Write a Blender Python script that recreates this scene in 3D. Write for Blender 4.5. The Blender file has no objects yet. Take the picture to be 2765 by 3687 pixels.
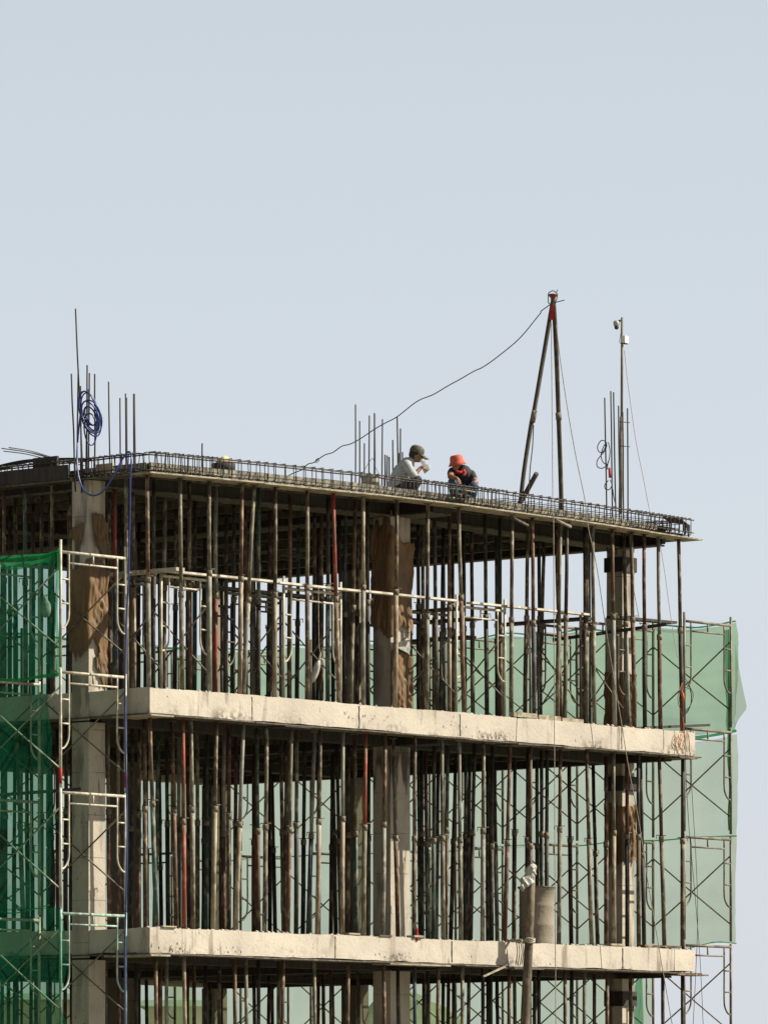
import bpy, math, random
from mathutils import Vector, noise
R = math.radians
random.seed(7)
SC = bpy.context.scene
COL = SC.collection

# ------------------------------------------------------------------ camera, sky, sun, exposure
ZC = 7.1                      # camera height above the ground
F, CX, HY = 22200.0, 1382.5, 4168.0   # focal length, centre column and horizon row, in photo pixels
cd = bpy.data.cameras.new('camera'); cam = bpy.data.objects.new('camera', cd); COL.objects.link(cam)
cam.location = (0, 0, ZC); cam.rotation_euler = (R(90), 0, 0)
cd.sensor_fit = 'HORIZONTAL'; cd.sensor_width = 36; cd.lens = 36*F/2765
cd.shift_y = (HY-1843.5)/2765
cd.clip_start = 1; cd.clip_end = 6000
SC.camera = cam

SUN_AZ, SUN_EL = 87.0, 40.5          # azimuth clockwise from the view direction
w = bpy.data.worlds.new('World'); SC.world = w; w.use_nodes = True
nt = w.node_tree; nt.nodes.clear()
sky = nt.nodes.new('ShaderNodeTexSky'); sky.sky_type = 'NISHITA'; sky.sun_disc = False
sky.sun_elevation = R(SUN_EL); sky.sun_rotation = R(SUN_AZ)
sky.air_density = 1.0; sky.dust_density = 0.6; sky.ozone_density = 2.0; sky.altitude = 0
hs = nt.nodes.new('ShaderNodeHueSaturation'); hs.inputs['Saturation'].default_value = 0.10
mx = nt.nodes.new('ShaderNodeMix'); mx.data_type = 'RGBA'
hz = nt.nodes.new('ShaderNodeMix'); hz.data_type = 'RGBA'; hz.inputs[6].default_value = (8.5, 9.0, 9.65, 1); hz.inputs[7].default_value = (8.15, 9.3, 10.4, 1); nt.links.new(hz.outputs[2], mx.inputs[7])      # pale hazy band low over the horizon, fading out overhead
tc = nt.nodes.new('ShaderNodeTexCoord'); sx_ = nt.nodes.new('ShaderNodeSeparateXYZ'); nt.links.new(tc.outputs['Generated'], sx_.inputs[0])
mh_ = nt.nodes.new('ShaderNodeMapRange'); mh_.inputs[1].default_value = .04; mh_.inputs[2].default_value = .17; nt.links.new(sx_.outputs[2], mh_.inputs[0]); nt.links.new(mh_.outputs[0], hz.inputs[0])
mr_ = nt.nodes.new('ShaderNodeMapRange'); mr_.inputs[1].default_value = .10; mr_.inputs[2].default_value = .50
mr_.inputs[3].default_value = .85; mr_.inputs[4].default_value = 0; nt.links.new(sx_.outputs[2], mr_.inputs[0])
my_ = nt.nodes.new('ShaderNodeMapRange'); my_.inputs[1].default_value = .1; my_.inputs[2].default_value = .75     # haze kept ahead of the camera, shaped to cut sky fill on shaded sides
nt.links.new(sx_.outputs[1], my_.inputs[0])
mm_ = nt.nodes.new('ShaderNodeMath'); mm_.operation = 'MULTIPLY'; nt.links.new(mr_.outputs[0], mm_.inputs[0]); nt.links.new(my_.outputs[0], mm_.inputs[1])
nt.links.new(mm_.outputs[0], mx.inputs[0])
bg = nt.nodes.new('ShaderNodeBackground'); bg.inputs[1].default_value = 0.05
out = nt.nodes.new('ShaderNodeOutputWorld')
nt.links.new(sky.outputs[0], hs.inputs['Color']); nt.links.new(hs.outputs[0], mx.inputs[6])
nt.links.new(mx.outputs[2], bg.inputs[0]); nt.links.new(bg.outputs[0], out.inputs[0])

sd = bpy.data.lights.new('sun', 'SUN'); sd.energy = 5.0; sd.angle = R(0.5); sd.color = (1.0, 0.9, 0.74)
sun = bpy.data.objects.new('sun', sd); COL.objects.link(sun)
sdir = Vector((math.sin(R(SUN_AZ))*math.cos(R(SUN_EL)), math.cos(R(SUN_AZ))*math.cos(R(SUN_EL)), math.sin(R(SUN_EL))))
sun.rotation_euler = sdir.to_track_quat('Z', 'Y').to_euler()
sun.location = (40, 60, 60)
SC.view_settings.view_transform = 'Standard'; SC.view_settings.look = 'None'
SC.view_settings.exposure = 0.75; SC.view_settings.gamma = 1.0
SC.cycles.max_bounces = 6; SC.cycles.diffuse_bounces = 3; SC.cycles.transparent_max_bounces = 24
SC.cycles.use_denoising = True

# ------------------------------------------------------------------ building coordinates
# u runs along the sunlit facade (right and away), v along the shaded one (left and away), z is above the camera
CXW, CYW = -3.315, 87.3
UD = (0.658, 0.753); VD = (-0.753, 0.658)
def W0(u, v, z): return Vector((CXW+UD[0]*u+VD[0]*v, CYW+UD[1]*u+VD[1]*v, z+ZC))
def W(u, v, z):
    # the roof formwork is propped up a little high in the middle of the sunlit side
    if z > 9.55: z += .085*math.sin(math.pi*min(1, max(0, u/12.45)))
    return W0(u, v, z)
def P(px, py, Y): return Vector(((px-CX)/F*Y, Y, (HY-py)/F*Y+ZC))
def u_at(px, v):
    r = (px-CX)/F
    return (r*(CYW+VD[1]*v)-(CXW+VD[0]*v))/(UD[0]-r*UD[1])
def v_at(px, u):
    r = (px-CX)/F
    return (r*(CYW+UD[1]*u)-(CXW+UD[0]*u))/(VD[0]-r*VD[1])
def z_at(py, u, v): return (HY-py)/F*(CYW+UD[1]*u+VD[1]*v)
def onv(px, py, v): u = u_at(px, v); return W0(u, v, z_at(py, u, v))
def onu(px, py, u): v = v_at(px, u); return W0(u, v, z_at(py, u, v))
def N(p, s=1.0, o=0.0): return noise.noise(Vector(p)*s+Vector((o, o*1.7, o*.3)))

# ------------------------------------------------------------------ materials
def new_mat(name):
    m = bpy.data.materials.new(name); m.use_nodes = True; t = m.node_tree
    b = t.nodes['Principled BSDF']
    return m, t, b
def nz(t, scale, detail=4, sc=(1, 1, 1), rough=.55):
    g = t.nodes.new('ShaderNodeNewGeometry'); mp = t.nodes.new('ShaderNodeMapping'); mp.inputs['Scale'].default_value = sc
    n = t.nodes.new('ShaderNodeTexNoise'); n.inputs['Scale'].default_value = scale; n.inputs['Detail'].default_value = detail
    n.inputs['Roughness'].default_value = rough
    t.links.new(g.outputs['Position'], mp.inputs[0]); t.links.new(mp.outputs[0], n.inputs['Vector'])
    return n.outputs['Fac']
def ramp(t, fac, a, b, ca=0.0, cb=1.0):
    r = t.nodes.new('ShaderNodeMapRange'); r.inputs[1].default_value = a; r.inputs[2].default_value = b
    r.inputs[3].default_value = ca; r.inputs[4].default_value = cb; t.links.new(fac, r.inputs[0]); return r.outputs[0]
def mixc(t, fac, a, b):
    m = t.nodes.new('ShaderNodeMix'); m.data_type = 'RGBA'
    for i, x in ((6, a), (7, b)):
        if isinstance(x, tuple): m.inputs[i].default_value = x+(1,)
        else: t.links.new(x, m.inputs[i])
    if isinstance(fac, float): m.inputs[0].default_value = fac
    else: t.links.new(fac, m.inputs[0])
    return m.outputs[2]
def math2(t, op, a, b):
    m = t.nodes.new('ShaderNodeMath'); m.operation = op
    for i, x in enumerate((a, b)):
        if isinstance(x, (int, float)): m.inputs[i].default_value = x
        else: t.links.new(x, m.inputs[i])
    return m.outputs[0]
def bump(t, b, fac, s, d=.01):
    n = t.nodes.new('ShaderNodeBump'); n.inputs['Strength'].default_value = s; n.inputs['Distance'].default_value = d
    t.links.new(fac, n.inputs['Height']); t.links.new(n.outputs[0], b.inputs['Normal'])
def mottled(name, base, alt, scale=6, lo=.42, hi=.62, rough=.8, metal=0.0, dust=None, bmp=.3, sc=(1, 1, 1)):
    m, t, b = new_mat(name)
    c = mixc(t, ramp(t, nz(t, scale, 5, sc), lo, hi), base, alt)
    if dust: c = mixc(t, ramp(t, nz(t, scale*3.1, 3, (1, 1, .5)), .5, .68, 0, .85), c, dust)
    t.links.new(c, b.inputs['Base Color']); b.inputs['Roughness'].default_value = rough; b.inputs['Metallic'].default_value = metal
    bump(t, b, nz(t, scale*6, 3), bmp, .006)
    return m

def concrete(name, base, dark, streak, rim, lo=.58, seams=False):
    m, t, b = new_mat(name)
    c = mixc(t, ramp(t, nz(t, 1.1, 5), .38, .66), base, tuple(x*.80 for x in base))
    c = mixc(t, ramp(t, nz(t, 5, 5), .52, .72, 0, .45), c, dark)                     # blotches
    st = math2(t, 'MULTIPLY', ramp(t, nz(t, 6, 3, (1, 1, .16)), lo, lo+.1), ramp(t, nz(t, .6, 2), .42, .6))
    c = mixc(t, math2(t, 'MULTIPLY', st, .75 if lo > .55 else .92), c, streak)                            # run-off streaks
    pit = math2(t, 'MULTIPLY', ramp(t, nz(t, 19, 2, (1, 1, .6)), .69, .72), ramp(t, nz(t, .9, 2), .42, .58))
    c = mixc(t, math2(t, 'MULTIPLY', pit, .8), c, (.05, .045, .035))                # blow holes and spalls
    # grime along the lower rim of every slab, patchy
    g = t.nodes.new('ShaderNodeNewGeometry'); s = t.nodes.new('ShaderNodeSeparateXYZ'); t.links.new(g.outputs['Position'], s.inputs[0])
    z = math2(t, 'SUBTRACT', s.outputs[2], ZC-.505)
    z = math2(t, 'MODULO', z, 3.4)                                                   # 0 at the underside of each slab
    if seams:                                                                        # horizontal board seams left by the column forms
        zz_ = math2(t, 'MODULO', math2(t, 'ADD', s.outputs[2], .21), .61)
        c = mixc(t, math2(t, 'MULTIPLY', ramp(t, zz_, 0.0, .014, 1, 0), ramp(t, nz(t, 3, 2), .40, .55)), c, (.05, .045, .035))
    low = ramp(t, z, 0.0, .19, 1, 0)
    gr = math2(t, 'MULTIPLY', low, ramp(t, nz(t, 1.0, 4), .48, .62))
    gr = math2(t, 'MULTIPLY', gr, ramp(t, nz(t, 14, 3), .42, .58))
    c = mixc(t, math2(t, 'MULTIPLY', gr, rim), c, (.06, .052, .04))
    t.links.new(c, b.inputs['Base Color']); b.inputs['Roughness'].default_value = .95
    bump(t, b, nz(t, 22, 5), .55, .012)
    return m
M = {}
M['concrete'] = concrete('slab_concrete', (.495, .458, .395), (.33, .30, .25), (.15, .13, .10), .9, .56)
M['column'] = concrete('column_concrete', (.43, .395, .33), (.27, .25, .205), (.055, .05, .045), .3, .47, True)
M['column_shaded'] = concrete('inner_column_shaded', (.22, .195, .155), (.15, .135, .105), (.05, .045, .035), .3, .52, True)  # darker copy of the column concrete, interior shade put into its colour
M['floor'] = mottled('darkened_floor', (.13, .115, .09), (.08, .07, .055), 1.5)  # floor colour lowered to paint in interior shade and weaken sun bounce
M['old_concrete'] = concrete('drum_concrete', (.25, .225, .18), (.13, .115, .09), (.10, .085, .06), .2)
M['crack'] = mottled('joint', (.07, .06, .045), (.16, .14, .11), 9)
M['ply'] = mottled('plywood', (.04, .034, .024), (.02, .018, .014), 3, dust=(.08, .07, .055))  # deck plywood darkened, ceiling shade is in the colour
M['plydark'] = mottled('dark_plywood', (.018, .016, .014), (.036, .032, .026), 3, sc=(5, 5, .6))  # dark boards; on beams and ceilings the colour carries the shade
M['form'] = mottled('side_form', (.20, .195, .15), (.08, .08, .065), 5, sc=(1, 1, .8), dust=(.34, .32, .25))
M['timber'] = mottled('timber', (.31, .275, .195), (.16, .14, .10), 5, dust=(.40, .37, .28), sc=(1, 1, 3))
M['joist'] = mottled('joist_timber', (.08, .072, .052), (.04, .035, .026), 4, dust=(.15, .135, .10))  # timber darkened to put the under-deck shade into its colour
M['rebar'] = mottled('rebar', (.024, .019, .016), (.015, .013, .011), 14, rough=.7)
M['rebarpink'] = mottled('ribbed_rebar', (.05, .033, .03), (.025, .02, .018), 14, rough=.7)
M['galv'] = mottled('scaffold_tube', (.42, .40, .325), (.22, .195, .145), 5, .45, .68, rough=.6, dust=(.62, .6, .5))
M['galvdull'] = mottled('dull_scaffold_tube', (.17, .155, .12), (.08, .062, .045), 5, rough=.6)
M['teal'] = mottled('teal_scaffold_tube', (.25, .40, .34), (.14, .2, .16), 6, rough=.6, dust=(.45, .5, .42))
M['redband'] = mottled('red_band', (.38, .02, .02), (.2, .03, .02), 8)
# props: name -> (base, patch)
PROPM = {
 'rust':   ((.16, .075, .04), (.10, .065, .04), (.34, .25, .16), 'rust-brown'),
 'brown':  ((.12, .085, .05), (.07, .05, .035), (.34, .28, .18), 'dark brown'),
 'olive':  ((.22, .205, .145), (.12, .095, .06), (.38, .35, .26), 'olive-grey'),
 'beige':  ((.34, .29, .20), (.19, .13, .08), (.46, .42, .33), 'cement-dusted beige'),
 'red':    ((.30, .045, .022), (.15, .05, .03), (.30, .17, .11), 'bright red'),
 'dkred':  ((.13, .035, .028), (.08, .04, .03), (.27, .18, .12), 'dark red'),
 'blue':   ((.035, .075, .13), (.06, .06, .065), (.17, .18, .17), 'dark blue'),
 'green':  ((.055, .125, .10), (.06, .07, .05), (.24, .25, .19), 'green'),
 'grey':   ((.27, .275, .235), (.15, .14, .115), (.42, .41, .34), 'pale grey'),
 'dark':   ((.05, .045, .036), (.03, .026, .022), (.13, .115, .085), 'near-black'),  # near-black steel, stands in for shade on the inner and deep props
}
for k, (a, b_, d_, _) in PROPM.items():
    q_ = .58 if k not in ('red', 'beige', 'grey') else .75
    a = tuple(x*q_ for x in a); b_ = tuple(x*q_ for x in b_); d_ = tuple(x*.90 for x in d_)
    M['prop_'+k] = mottled('prop_'+k, a, b_, 4.5, .44, .57, rough=.72, dust=d_, sc=(1, 1, .55))
M['pin'] = mottled('pin_steel', (.10, .085, .06), (.2, .17, .12), 20)
M['tarp'] = mottled('brown_tarp', (.155, .088, .033), (.09, .056, .025), 1.8, .38, .62, bmp=.35, rough=.6)
M['white'] = mottled('plastic_white', (.40, .39, .35), (.26, .27, .26), 9, rough=.4)
M['hose'] = mottled('blue_hose', (.015, .045, .22), (.012, .03, .13), 6, rough=.35)
M['black'] = mottled('black_plastic', (.02, .02, .02), (.035, .033, .03), 6, rough=.45)
M['rope'] = mottled('rope', (.36, .33, .27), (.2, .18, .14), 30)
M['cord'] = mottled('dark_cord', (.05, .045, .04), (.09, .08, .07), 20)
M['pinkcord'] = mottled('pink_cord', (.42, .33, .33), (.5, .42, .42), 20)
M['redcloth'] = mottled('red_cloth', (.42, .02, .02), (.22, .01, .01), 6)
M['bamboo'] = mottled('bamboo', (.13, .105, .07), (.06, .05, .035), 4, dust=(.24, .2, .14), sc=(1, 1, .5))
M['hoistpipe'] = mottled('hoist_pipe', (.05, .042, .033), (.03, .025, .02), 4, dust=(.11, .09, .065), sc=(1, 1, .5))
M['galvpole'] = mottled('grey_pole', (.2, .19, .16), (.13, .1, .075), 6)
M['bucket'] = mottled('bucket_plastic', (.33, .32, .25), (.16, .17, .13), 6, dust=(.42, .4, .33))
M['sack'] = mottled('cement_sack', (.34, .36, .33), (.2, .22, .2), 9)
M['skin'] = mottled('skin', (.23, .115, .065), (.19, .09, .05), 20, rough=.55, bmp=.1)
M['hair'] = mottled('hair', (.015, .012, .01), (.025, .02, .018), 40)
M['shirt'] = mottled('pale_shirt', (.38, .41, .42), (.29, .32, .34), 14, bmp=.6)
M['trousers'] = mottled('black_trousers', (.016, .017, .022), (.026, .026, .03), 14)
M['navy'] = mottled('navy_tshirt', (.009, .011, .018), (.014, .016, .024), 14)
M['jeans'] = mottled('blue_jeans', (.018, .05, .11), (.045, .085, .15), 14)
M['greypants'] = mottled('grey_pants', (.07, .085, .09), (.2, .21, .2), 14)
M['cap'] = mottled('camo_cap', (.09, .09, .065), (.04, .046, .036), 26, .45, .55, dust=(.16, .13, .10))
M['redhat'] = mottled('coral_hat', (.52, .105, .06), (.40, .07, .045), 12, bmp=.4)
M['shoe'] = mottled('shoe', (.03, .028, .025), (.05, .045, .04), 20)
M['straw'] = mottled('straw', (.74, .60, .33), (.64, .5, .26), 20)
M['rusttub'] = mottled('rusty_tub', (.02, .02, .024), (.20, .055, .022), 5, .52, .6)
M['camwhite'] = mottled('camera_shell', (.38, .41, .36), (.32, .34, .3), 20, rough=.4)
M['boxwhite'] = mottled('box_white', (.75, .74, .70), (.66, .65, .6), 20, rough=.5)
M['yellowpaint'] = mottled('drink', (.62, .42, .14), (.5, .33, .1), 14, rough=.3)
M['ground'] = mottled('ground_soil', (.21, .18, .125), (.15, .14, .09), .15, dust=(.26, .23, .17))
M['hill'] = mottled('hill_foliage', (.045, .10, .05), (.09, .15, .07), .18, .4, .6, dust=(.13, .17, .08))
M['yellowwall'] = mottled('yellow_wall', (.55, .52, .34), (.48, .45, .3), .4)
M['greenroof'] = mottled('green_roof', (.16, .27, .20), (.12, .2, .15), .6)
M['windowglass'] = mottled('window_glass', (.05, .06, .07), (.08, .09, .1), 2, rough=.2)
M['leaf'] = mottled('leaf', (.04, .10, .04), (.08, .14, .05), 2)

def netmat(name, col, dens, trans=.6, tint=(.92, 1, .95), weave=True):
    m, t, b = new_mat(name); t.nodes.remove(b)
    o = t.nodes['Material Output']
    tr = t.nodes.new('ShaderNodeBsdfTransparent'); tr.inputs[0].default_value = tint+(1,)
    df = t.nodes.new('ShaderNodeBsdfDiffuse'); tl = t.nodes.new('ShaderNodeBsdfTranslucent')
    c = mixc(t, ramp(t, nz(t, 1.3, 4), .35, .65), col, tuple(x*.82 for x in col))
    t.links.new(c, df.inputs[0]); t.links.new(c, tl.inputs[0])
    m1 = t.nodes.new('ShaderNodeMixShader'); m1.inputs[0].default_value = trans
    t.links.new(df.outputs[0], m1.inputs[1]); t.links.new(tl.outputs[0], m1.inputs[2])
    m2 = t.nodes.new('ShaderNodeMixShader')
    f = ramp(t, nz(t, .9, 5, (1, 1, .6)), .3, .7, dens-.10, dens+.10)
    # woven cloth: seen at a slant its threads close up
    lw = t.nodes.new('ShaderNodeLayerWeight'); lw.inputs[0].default_value = .25
    f = math2(t, 'ADD', f, math2(t, 'MULTIPLY', lw.outputs['Facing'], .35))
    f = math2(t, 'MINIMUM', f, .97)
    t.links.new(f, m2.inputs[0]); t.links.new(tr.outputs[0], m2.inputs[1]); t.links.new(m1.outputs[0], m2.inputs[2])
    t.links.new(m2.outputs[0], o.inputs[0])
    return m
M['netgreen'] = netmat('net_green_right', (.17, .32, .165), .44, .6, (.72, .84, .66))
M['netgrey'] = netmat('net_pale_right', (.27, .34, .23), .34, .6, (.77, .86, .72))
M['netback'] = netmat('net_back', (.27, .36, .25), .28, .6, (.82, .90, .77))
M['netleft'] = netmat('net_green_left', (.006, .11, .056), .36, .35, (.70, .90, .79))
M['netfold'] = netmat('net_fold', (.03, .24, .10), .50, .5, (.6, .92, .68))
M['film'] = netmat('plastic_film', (.75, .76, .74), .55, .4, (1, 1, 1))

# ------------------------------------------------------------------ mesh builder
class MB:
    def __init__(s): s.v = []; s.f = []; s.sm = []
    def add(s, verts, faces, smooth=False):
        o = len(s.v); s.v += [Vector(p) for p in verts]
        s.f += [tuple(i+o for i in f) for f in faces]; s.sm += [smooth]*len(faces); return s
    def box(s, u0, u1, v0, v1, z0, z1):
        c = [W(u, v, z) for z in (z0, z1) for u, v in ((u0, v0), (u1, v0), (u1, v1), (u0, v1))]
        return s.add(c, [(3, 2, 1, 0), (4, 5, 6, 7), (0, 1, 5, 4), (1, 2, 6, 5), (2, 3, 7, 6), (3, 0, 4, 7)])
    def bar(s, a, b, wd, h, up=Vector((0, 0, 1))):
        a = Vector(a); b = Vector(b); d = (b-a).normalized(); x = d.cross(up).normalized(); y = x.cross(d).normalized()
        c = [p+x*(sx*wd/2)+y*(sy*h/2) for p in (a, b) for sx, sy in ((-1, -1), (1, -1), (1, 1), (-1, 1))]
        return s.add(c, [(3, 2, 1, 0), (4, 5, 6, 7), (0, 1, 5, 4), (1, 2, 6, 5), (2, 3, 7, 6), (3, 0, 4, 7)])
    def tube(s, pts, r, n=8, caps=True, smooth=True):
        pts = [Vector(p) for p in pts]; k = len(pts)
        rs = r if isinstance(r, (list, tuple)) else [r]*k
        ring = []; prev = None
        for i, p in enumerate(pts):
            d = (pts[min(i+1, k-1)]-pts[max(i-1, 0)])
            if d.length < 1e-9: d = Vector((0, 0, 1))
            d.normalize()
            if prev is None:
                a = Vector((0, 1, 0)) if abs(d.y) < .9 else Vector((1, 0, 0)); x = a.cross(d).normalized()
            else:
                x = prev-d*prev.dot(d)
                x = x.normalized() if x.length > 1e-6 else Vector((1, 0, 0))
            prev = x; y = d.cross(x)
            ring.append([p+(x*math.cos(2*math.pi*j/n)+y*math.sin(2*math.pi*j/n))*rs[i] for j in range(n)])
        V = [q for rg in ring for q in rg]
        Fc = [(i*n+j, i*n+(j+1) % n, (i+1)*n+(j+1) % n, (i+1)*n+j) for i in range(k-1) for j in range(n)]
        s.add(V, Fc, smooth)
        if caps:
            o = len(s.v)-len(V)
            s.f.append(tuple(o+j for j in reversed(range(n)))); s.sm.append(False)
            s.f.append(tuple(o+(k-1)*n+j for j in range(n))); s.sm.append(False)
        return s
    def capsule(s, a, b, ra, rb, n=12):
        a = Vector(a); b = Vector(b); d = b-a; L = max(d.length, 1e-6); d = d/L
        pts = []; rs = []
        for i in range(5): t = math.pi/2*(1-i/4); pts.append(a-d*ra*math.sin(t)); rs.append(max(ra*math.cos(t), ra*.02))
        for i in range(5): t = math.pi/2*i/4; pts.append(b+d*rb*math.sin(t)); rs.append(max(rb*math.cos(t), rb*.02))
        return s.tube(pts, rs, n)
    def ball(s, c, rx, ry, rz, rot=None, n=14, m=9):
        c = Vector(c); V = []; Fc = []
        for i in range(m+1):
            th = math.pi*(i/m)
            th = min(max(th, .03), math.pi-.03)
            for j in range(n):
                p = Vector((rx*math.sin(th)*math.cos(2*math.pi*j/n), ry*math.sin(th)*math.sin(2*math.pi*j/n), rz*math.cos(th)))
                if rot: p = rot @ p
                V.append(c+p)
        for i in range(m):
            for j in range(n): Fc.append((i*n+j, (i+1)*n+j, (i+1)*n+(j+1) % n, i*n+(j+1) % n))
        Fc.append(tuple(range(n))); Fc.append(tuple(m*n+j for j in reversed(range(n))))
        return s.add(V, Fc, True)
    def lathe(s, c, prof, n=20, ax=None):
        c = Vector(c); V = []
        for (r, z) in prof:
            for j in range(n):
                p = Vector((r*math.cos(2*math.pi*j/n), r*math.sin(2*math.pi*j/n), z))
                if ax: p = ax @ p
                V.append(c+p)
        k = len(prof)
        return s.add(V, [(i*n+j, i*n+(j+1) % n, (i+1)*n+(j+1) % n, (i+1)*n+j) for i in range(k-1) for j in range(n)], True)
    def build(s, name, mat, parent=None):
        me = bpy.data.meshes.new(name)
        if parent is not None: o0 = parent['_base'] if '_base' in parent.keys() else None
        off = WORLD.get(parent.name, Vector((0, 0, 0))) if parent is not None else Vector((0, 0, 0))
        me.from_pydata([tuple(p-off) for p in s.v], [], s.f); me.update()
        me.polygons.foreach_set('use_smooth', s.sm)
        me.materials.append(M[mat] if isinstance(mat, str) else mat)
        ob = bpy.data.objects.new(name, me); COL.objects.link(ob)
        if parent is not None: ob.parent = parent; WORLD[ob.name] = off
        return ob
WORLD = {}
def empty(name, loc, label, cat, group=None):
    o = bpy.data.objects.new(name, None); COL.objects.link(o); o.location = loc; o.empty_display_size = .2
    WORLD[o.name] = Vector(loc)
    o['label'] = label; o['category'] = cat
    if group: o['group'] = group
    return o
def tag(o, label, cat, group=None, kind=None):
    o['label'] = label; o['category'] = cat
    if group: o['group'] = group
    if kind: o['kind'] = kind
    return o
def rebase(o):
    """give a single-mesh thing its origin at its own lowest centre"""
    vs = [v.co for v in o.data.vertices]
    c = Vector((sum(v.x for v in vs)/len(vs), sum(v.y for v in vs)/len(vs), min(v.z for v in vs)))
    for v in o.data.vertices: v.co -= c
    o.location = c; WORLD[o.name] = c; return o
def single(mb, name, mat, label, cat, group=None): return tag(rebase(mb.build(name, mat)), label, cat, group)
def spline(pts, k=8):
    pts = [Vector(p) for p in pts]; o = []
    q = [pts[0]]+pts+[pts[-1]]
    for i in range(1, len(q)-2):
        p0, p1, p2, p3 = q[i-1], q[i], q[i+1], q[i+2]
        for j in range(k):
            t = j/k
            o.append(.5*((2*p1)+(-p0+p2)*t+(2*p0-5*p1+4*p2-p3)*t*t+(-p0+3*p1-3*p2+p3)*t*t*t))
    o.append(pts[-1]); return o

# ------------------------------------------------------------------ ground, hill, far buildings
g = MB(); S_ = 3000
g.add([(-S_, -300, 0), (S_, -300, 0), (S_, 5000, 0), (-S_, 5000, 0)], [(0, 1, 2, 3)])
o = g.build('ground', 'ground'); o['kind'] = 'structure'
def hill(cx, cy, rad, h, name):
    mb = MB(); n = 70; V = []; Fc = []
    for i in range(n+1):
        for j in range(n+1):
            x = (i/n*2-1)*rad; y = (j/n*2-1)*rad; d = math.hypot(x, y)/rad
            z = h*max(0, 1-d**1.25)+(h*.06*N((x, y, 0), .06)+h*.05*N((x, y, 3), .3) if d < 1 else -1)
            V.append((cx+x, cy+y, z-.3))
    for i in range(n):
        for j in range(n): Fc.append((i*(n+1)+j, (i+1)*(n+1)+j, (i+1)*(n+1)+j+1, i*(n+1)+j+1))
    mb.add(V, Fc, True); ob = mb.build(name, 'hill'); ob['kind'] = 'structure'
hill(2.3, 900, 34, 32.4, 'hill')
def house(x0, x1, y, dep, h, lab):
    e = empty('distant_building', ((x0+x1)/2, y, 0), lab, 'building')
    def bx(a, b, c, d, z0, z1):
        mb = MB(); q = [(x, yy, z) for z in (z0, z1) for x, yy in ((a, c), (b, c), (b, d), (a, d))]
        return mb.add(q, [(3, 2, 1, 0), (4, 5, 6, 7), (0, 1, 5, 4), (1, 2, 6, 5), (2, 3, 7, 6), (3, 0, 4, 7)])
    bx(x0, x1, y, y+dep, 0, h-.6).build('wall', 'yellowwall', e)
    r = MB(); r.add([(x0-.5, y-.6, h-.6), (x1+.5, y-.6, h-.6), (x1+.5, y+dep+.5, h-.6), (x0-.5, y+dep+.5, h-.6),
                     (x0-.5, y+dep/2, h), (x1+.5, y+dep/2, h)], [(0, 1, 5, 4), (2, 3, 4, 5), (0, 4, 3), (1, 2, 5), (3, 2, 1, 0)])
    r.build('roof', 'greenroof', e)
    n = int((x1-x0)/3.2)
    for fl in range(3):
        for i in range(n):
            xx = x0+1.6+i*3.2; zz = h-3.6-fl*4
            if zz < 1: continue
            bx(xx-.6, xx+.6, y-.05, y+.1, zz, zz+1.4).build('window', 'windowglass', e)
house(-27, -19.6, 400, 14, 17.9, 'pale yellow building with green roof, far off, at the lower left behind the green net')
house(-16.6, -12.6, 430, 12, 18.2, 'small far pale building with green roof, seen low through the left bay')

# ------------------------------------------------------------------ the concrete frame
bld = empty('unfinished_building', W(6, 5, -ZC), 'unfinished concrete frame building with bare slabs, columns and shaded left side', 'building')
UM, VM = 12.45, 10.3
SLABS = [(6.66, 6.295), (3.252, 2.898), (-.15, -.505), (-3.55, -3.9)]
def wobble_beam(axis, a0, a1, c0, c1, z0, z1, seed, step=.09, amp=.012):
    """beam along u (axis 0) or v (axis 1) with hand-cast, uneven edges"""
    mb = MB(); n = max(2, int((a1-a0)/step)); V = []
    prof = [(c0, z0), (c0, z0+(z1-z0)*.33), (c0, z0+(z1-z0)*.66), (c0, z1), (c1, z1), (c1, z0)]
    for i in range(n+1):
        a = a0+(a1-a0)*i/n
        for j, (c, z) in enumerate(prof):
            dz = 0; dc = 0
            if j in (3, 4): dz = amp*1.5*N((a, j, seed), 3.0)+amp*1.2*N((a, seed, j), .7)
            if j in (0, 5): dz = amp*1.1*N((a, 9+j, seed), 3.5)+amp*N((a, seed, 5), .5)
            if j in (0, 1, 2, 3): dc = amp*.5*N((a, z, seed), 1.3)
            V.append(W(a, c+dc, z+dz) if axis == 0 else W(c+dc, a, z+dz))
    k = len(prof); Fc = []
    for i in range(n):
        for j in range(k):
            f = (i*k+j, (i+1)*k+j, (i+1)*k+(j+1) % k, i*k+(j+1) % k)
            Fc.append(f if axis == 0 else f[::-1])
    Fc.append(tuple(range(k))[::-1] if axis == 1 else tuple(range(k))); Fc.append(tuple(n*k+j for j in range(k))[::-1] if axis == 0 else tuple(n*k+j for j in range(k)))
    return mb.add(V, Fc)
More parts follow.
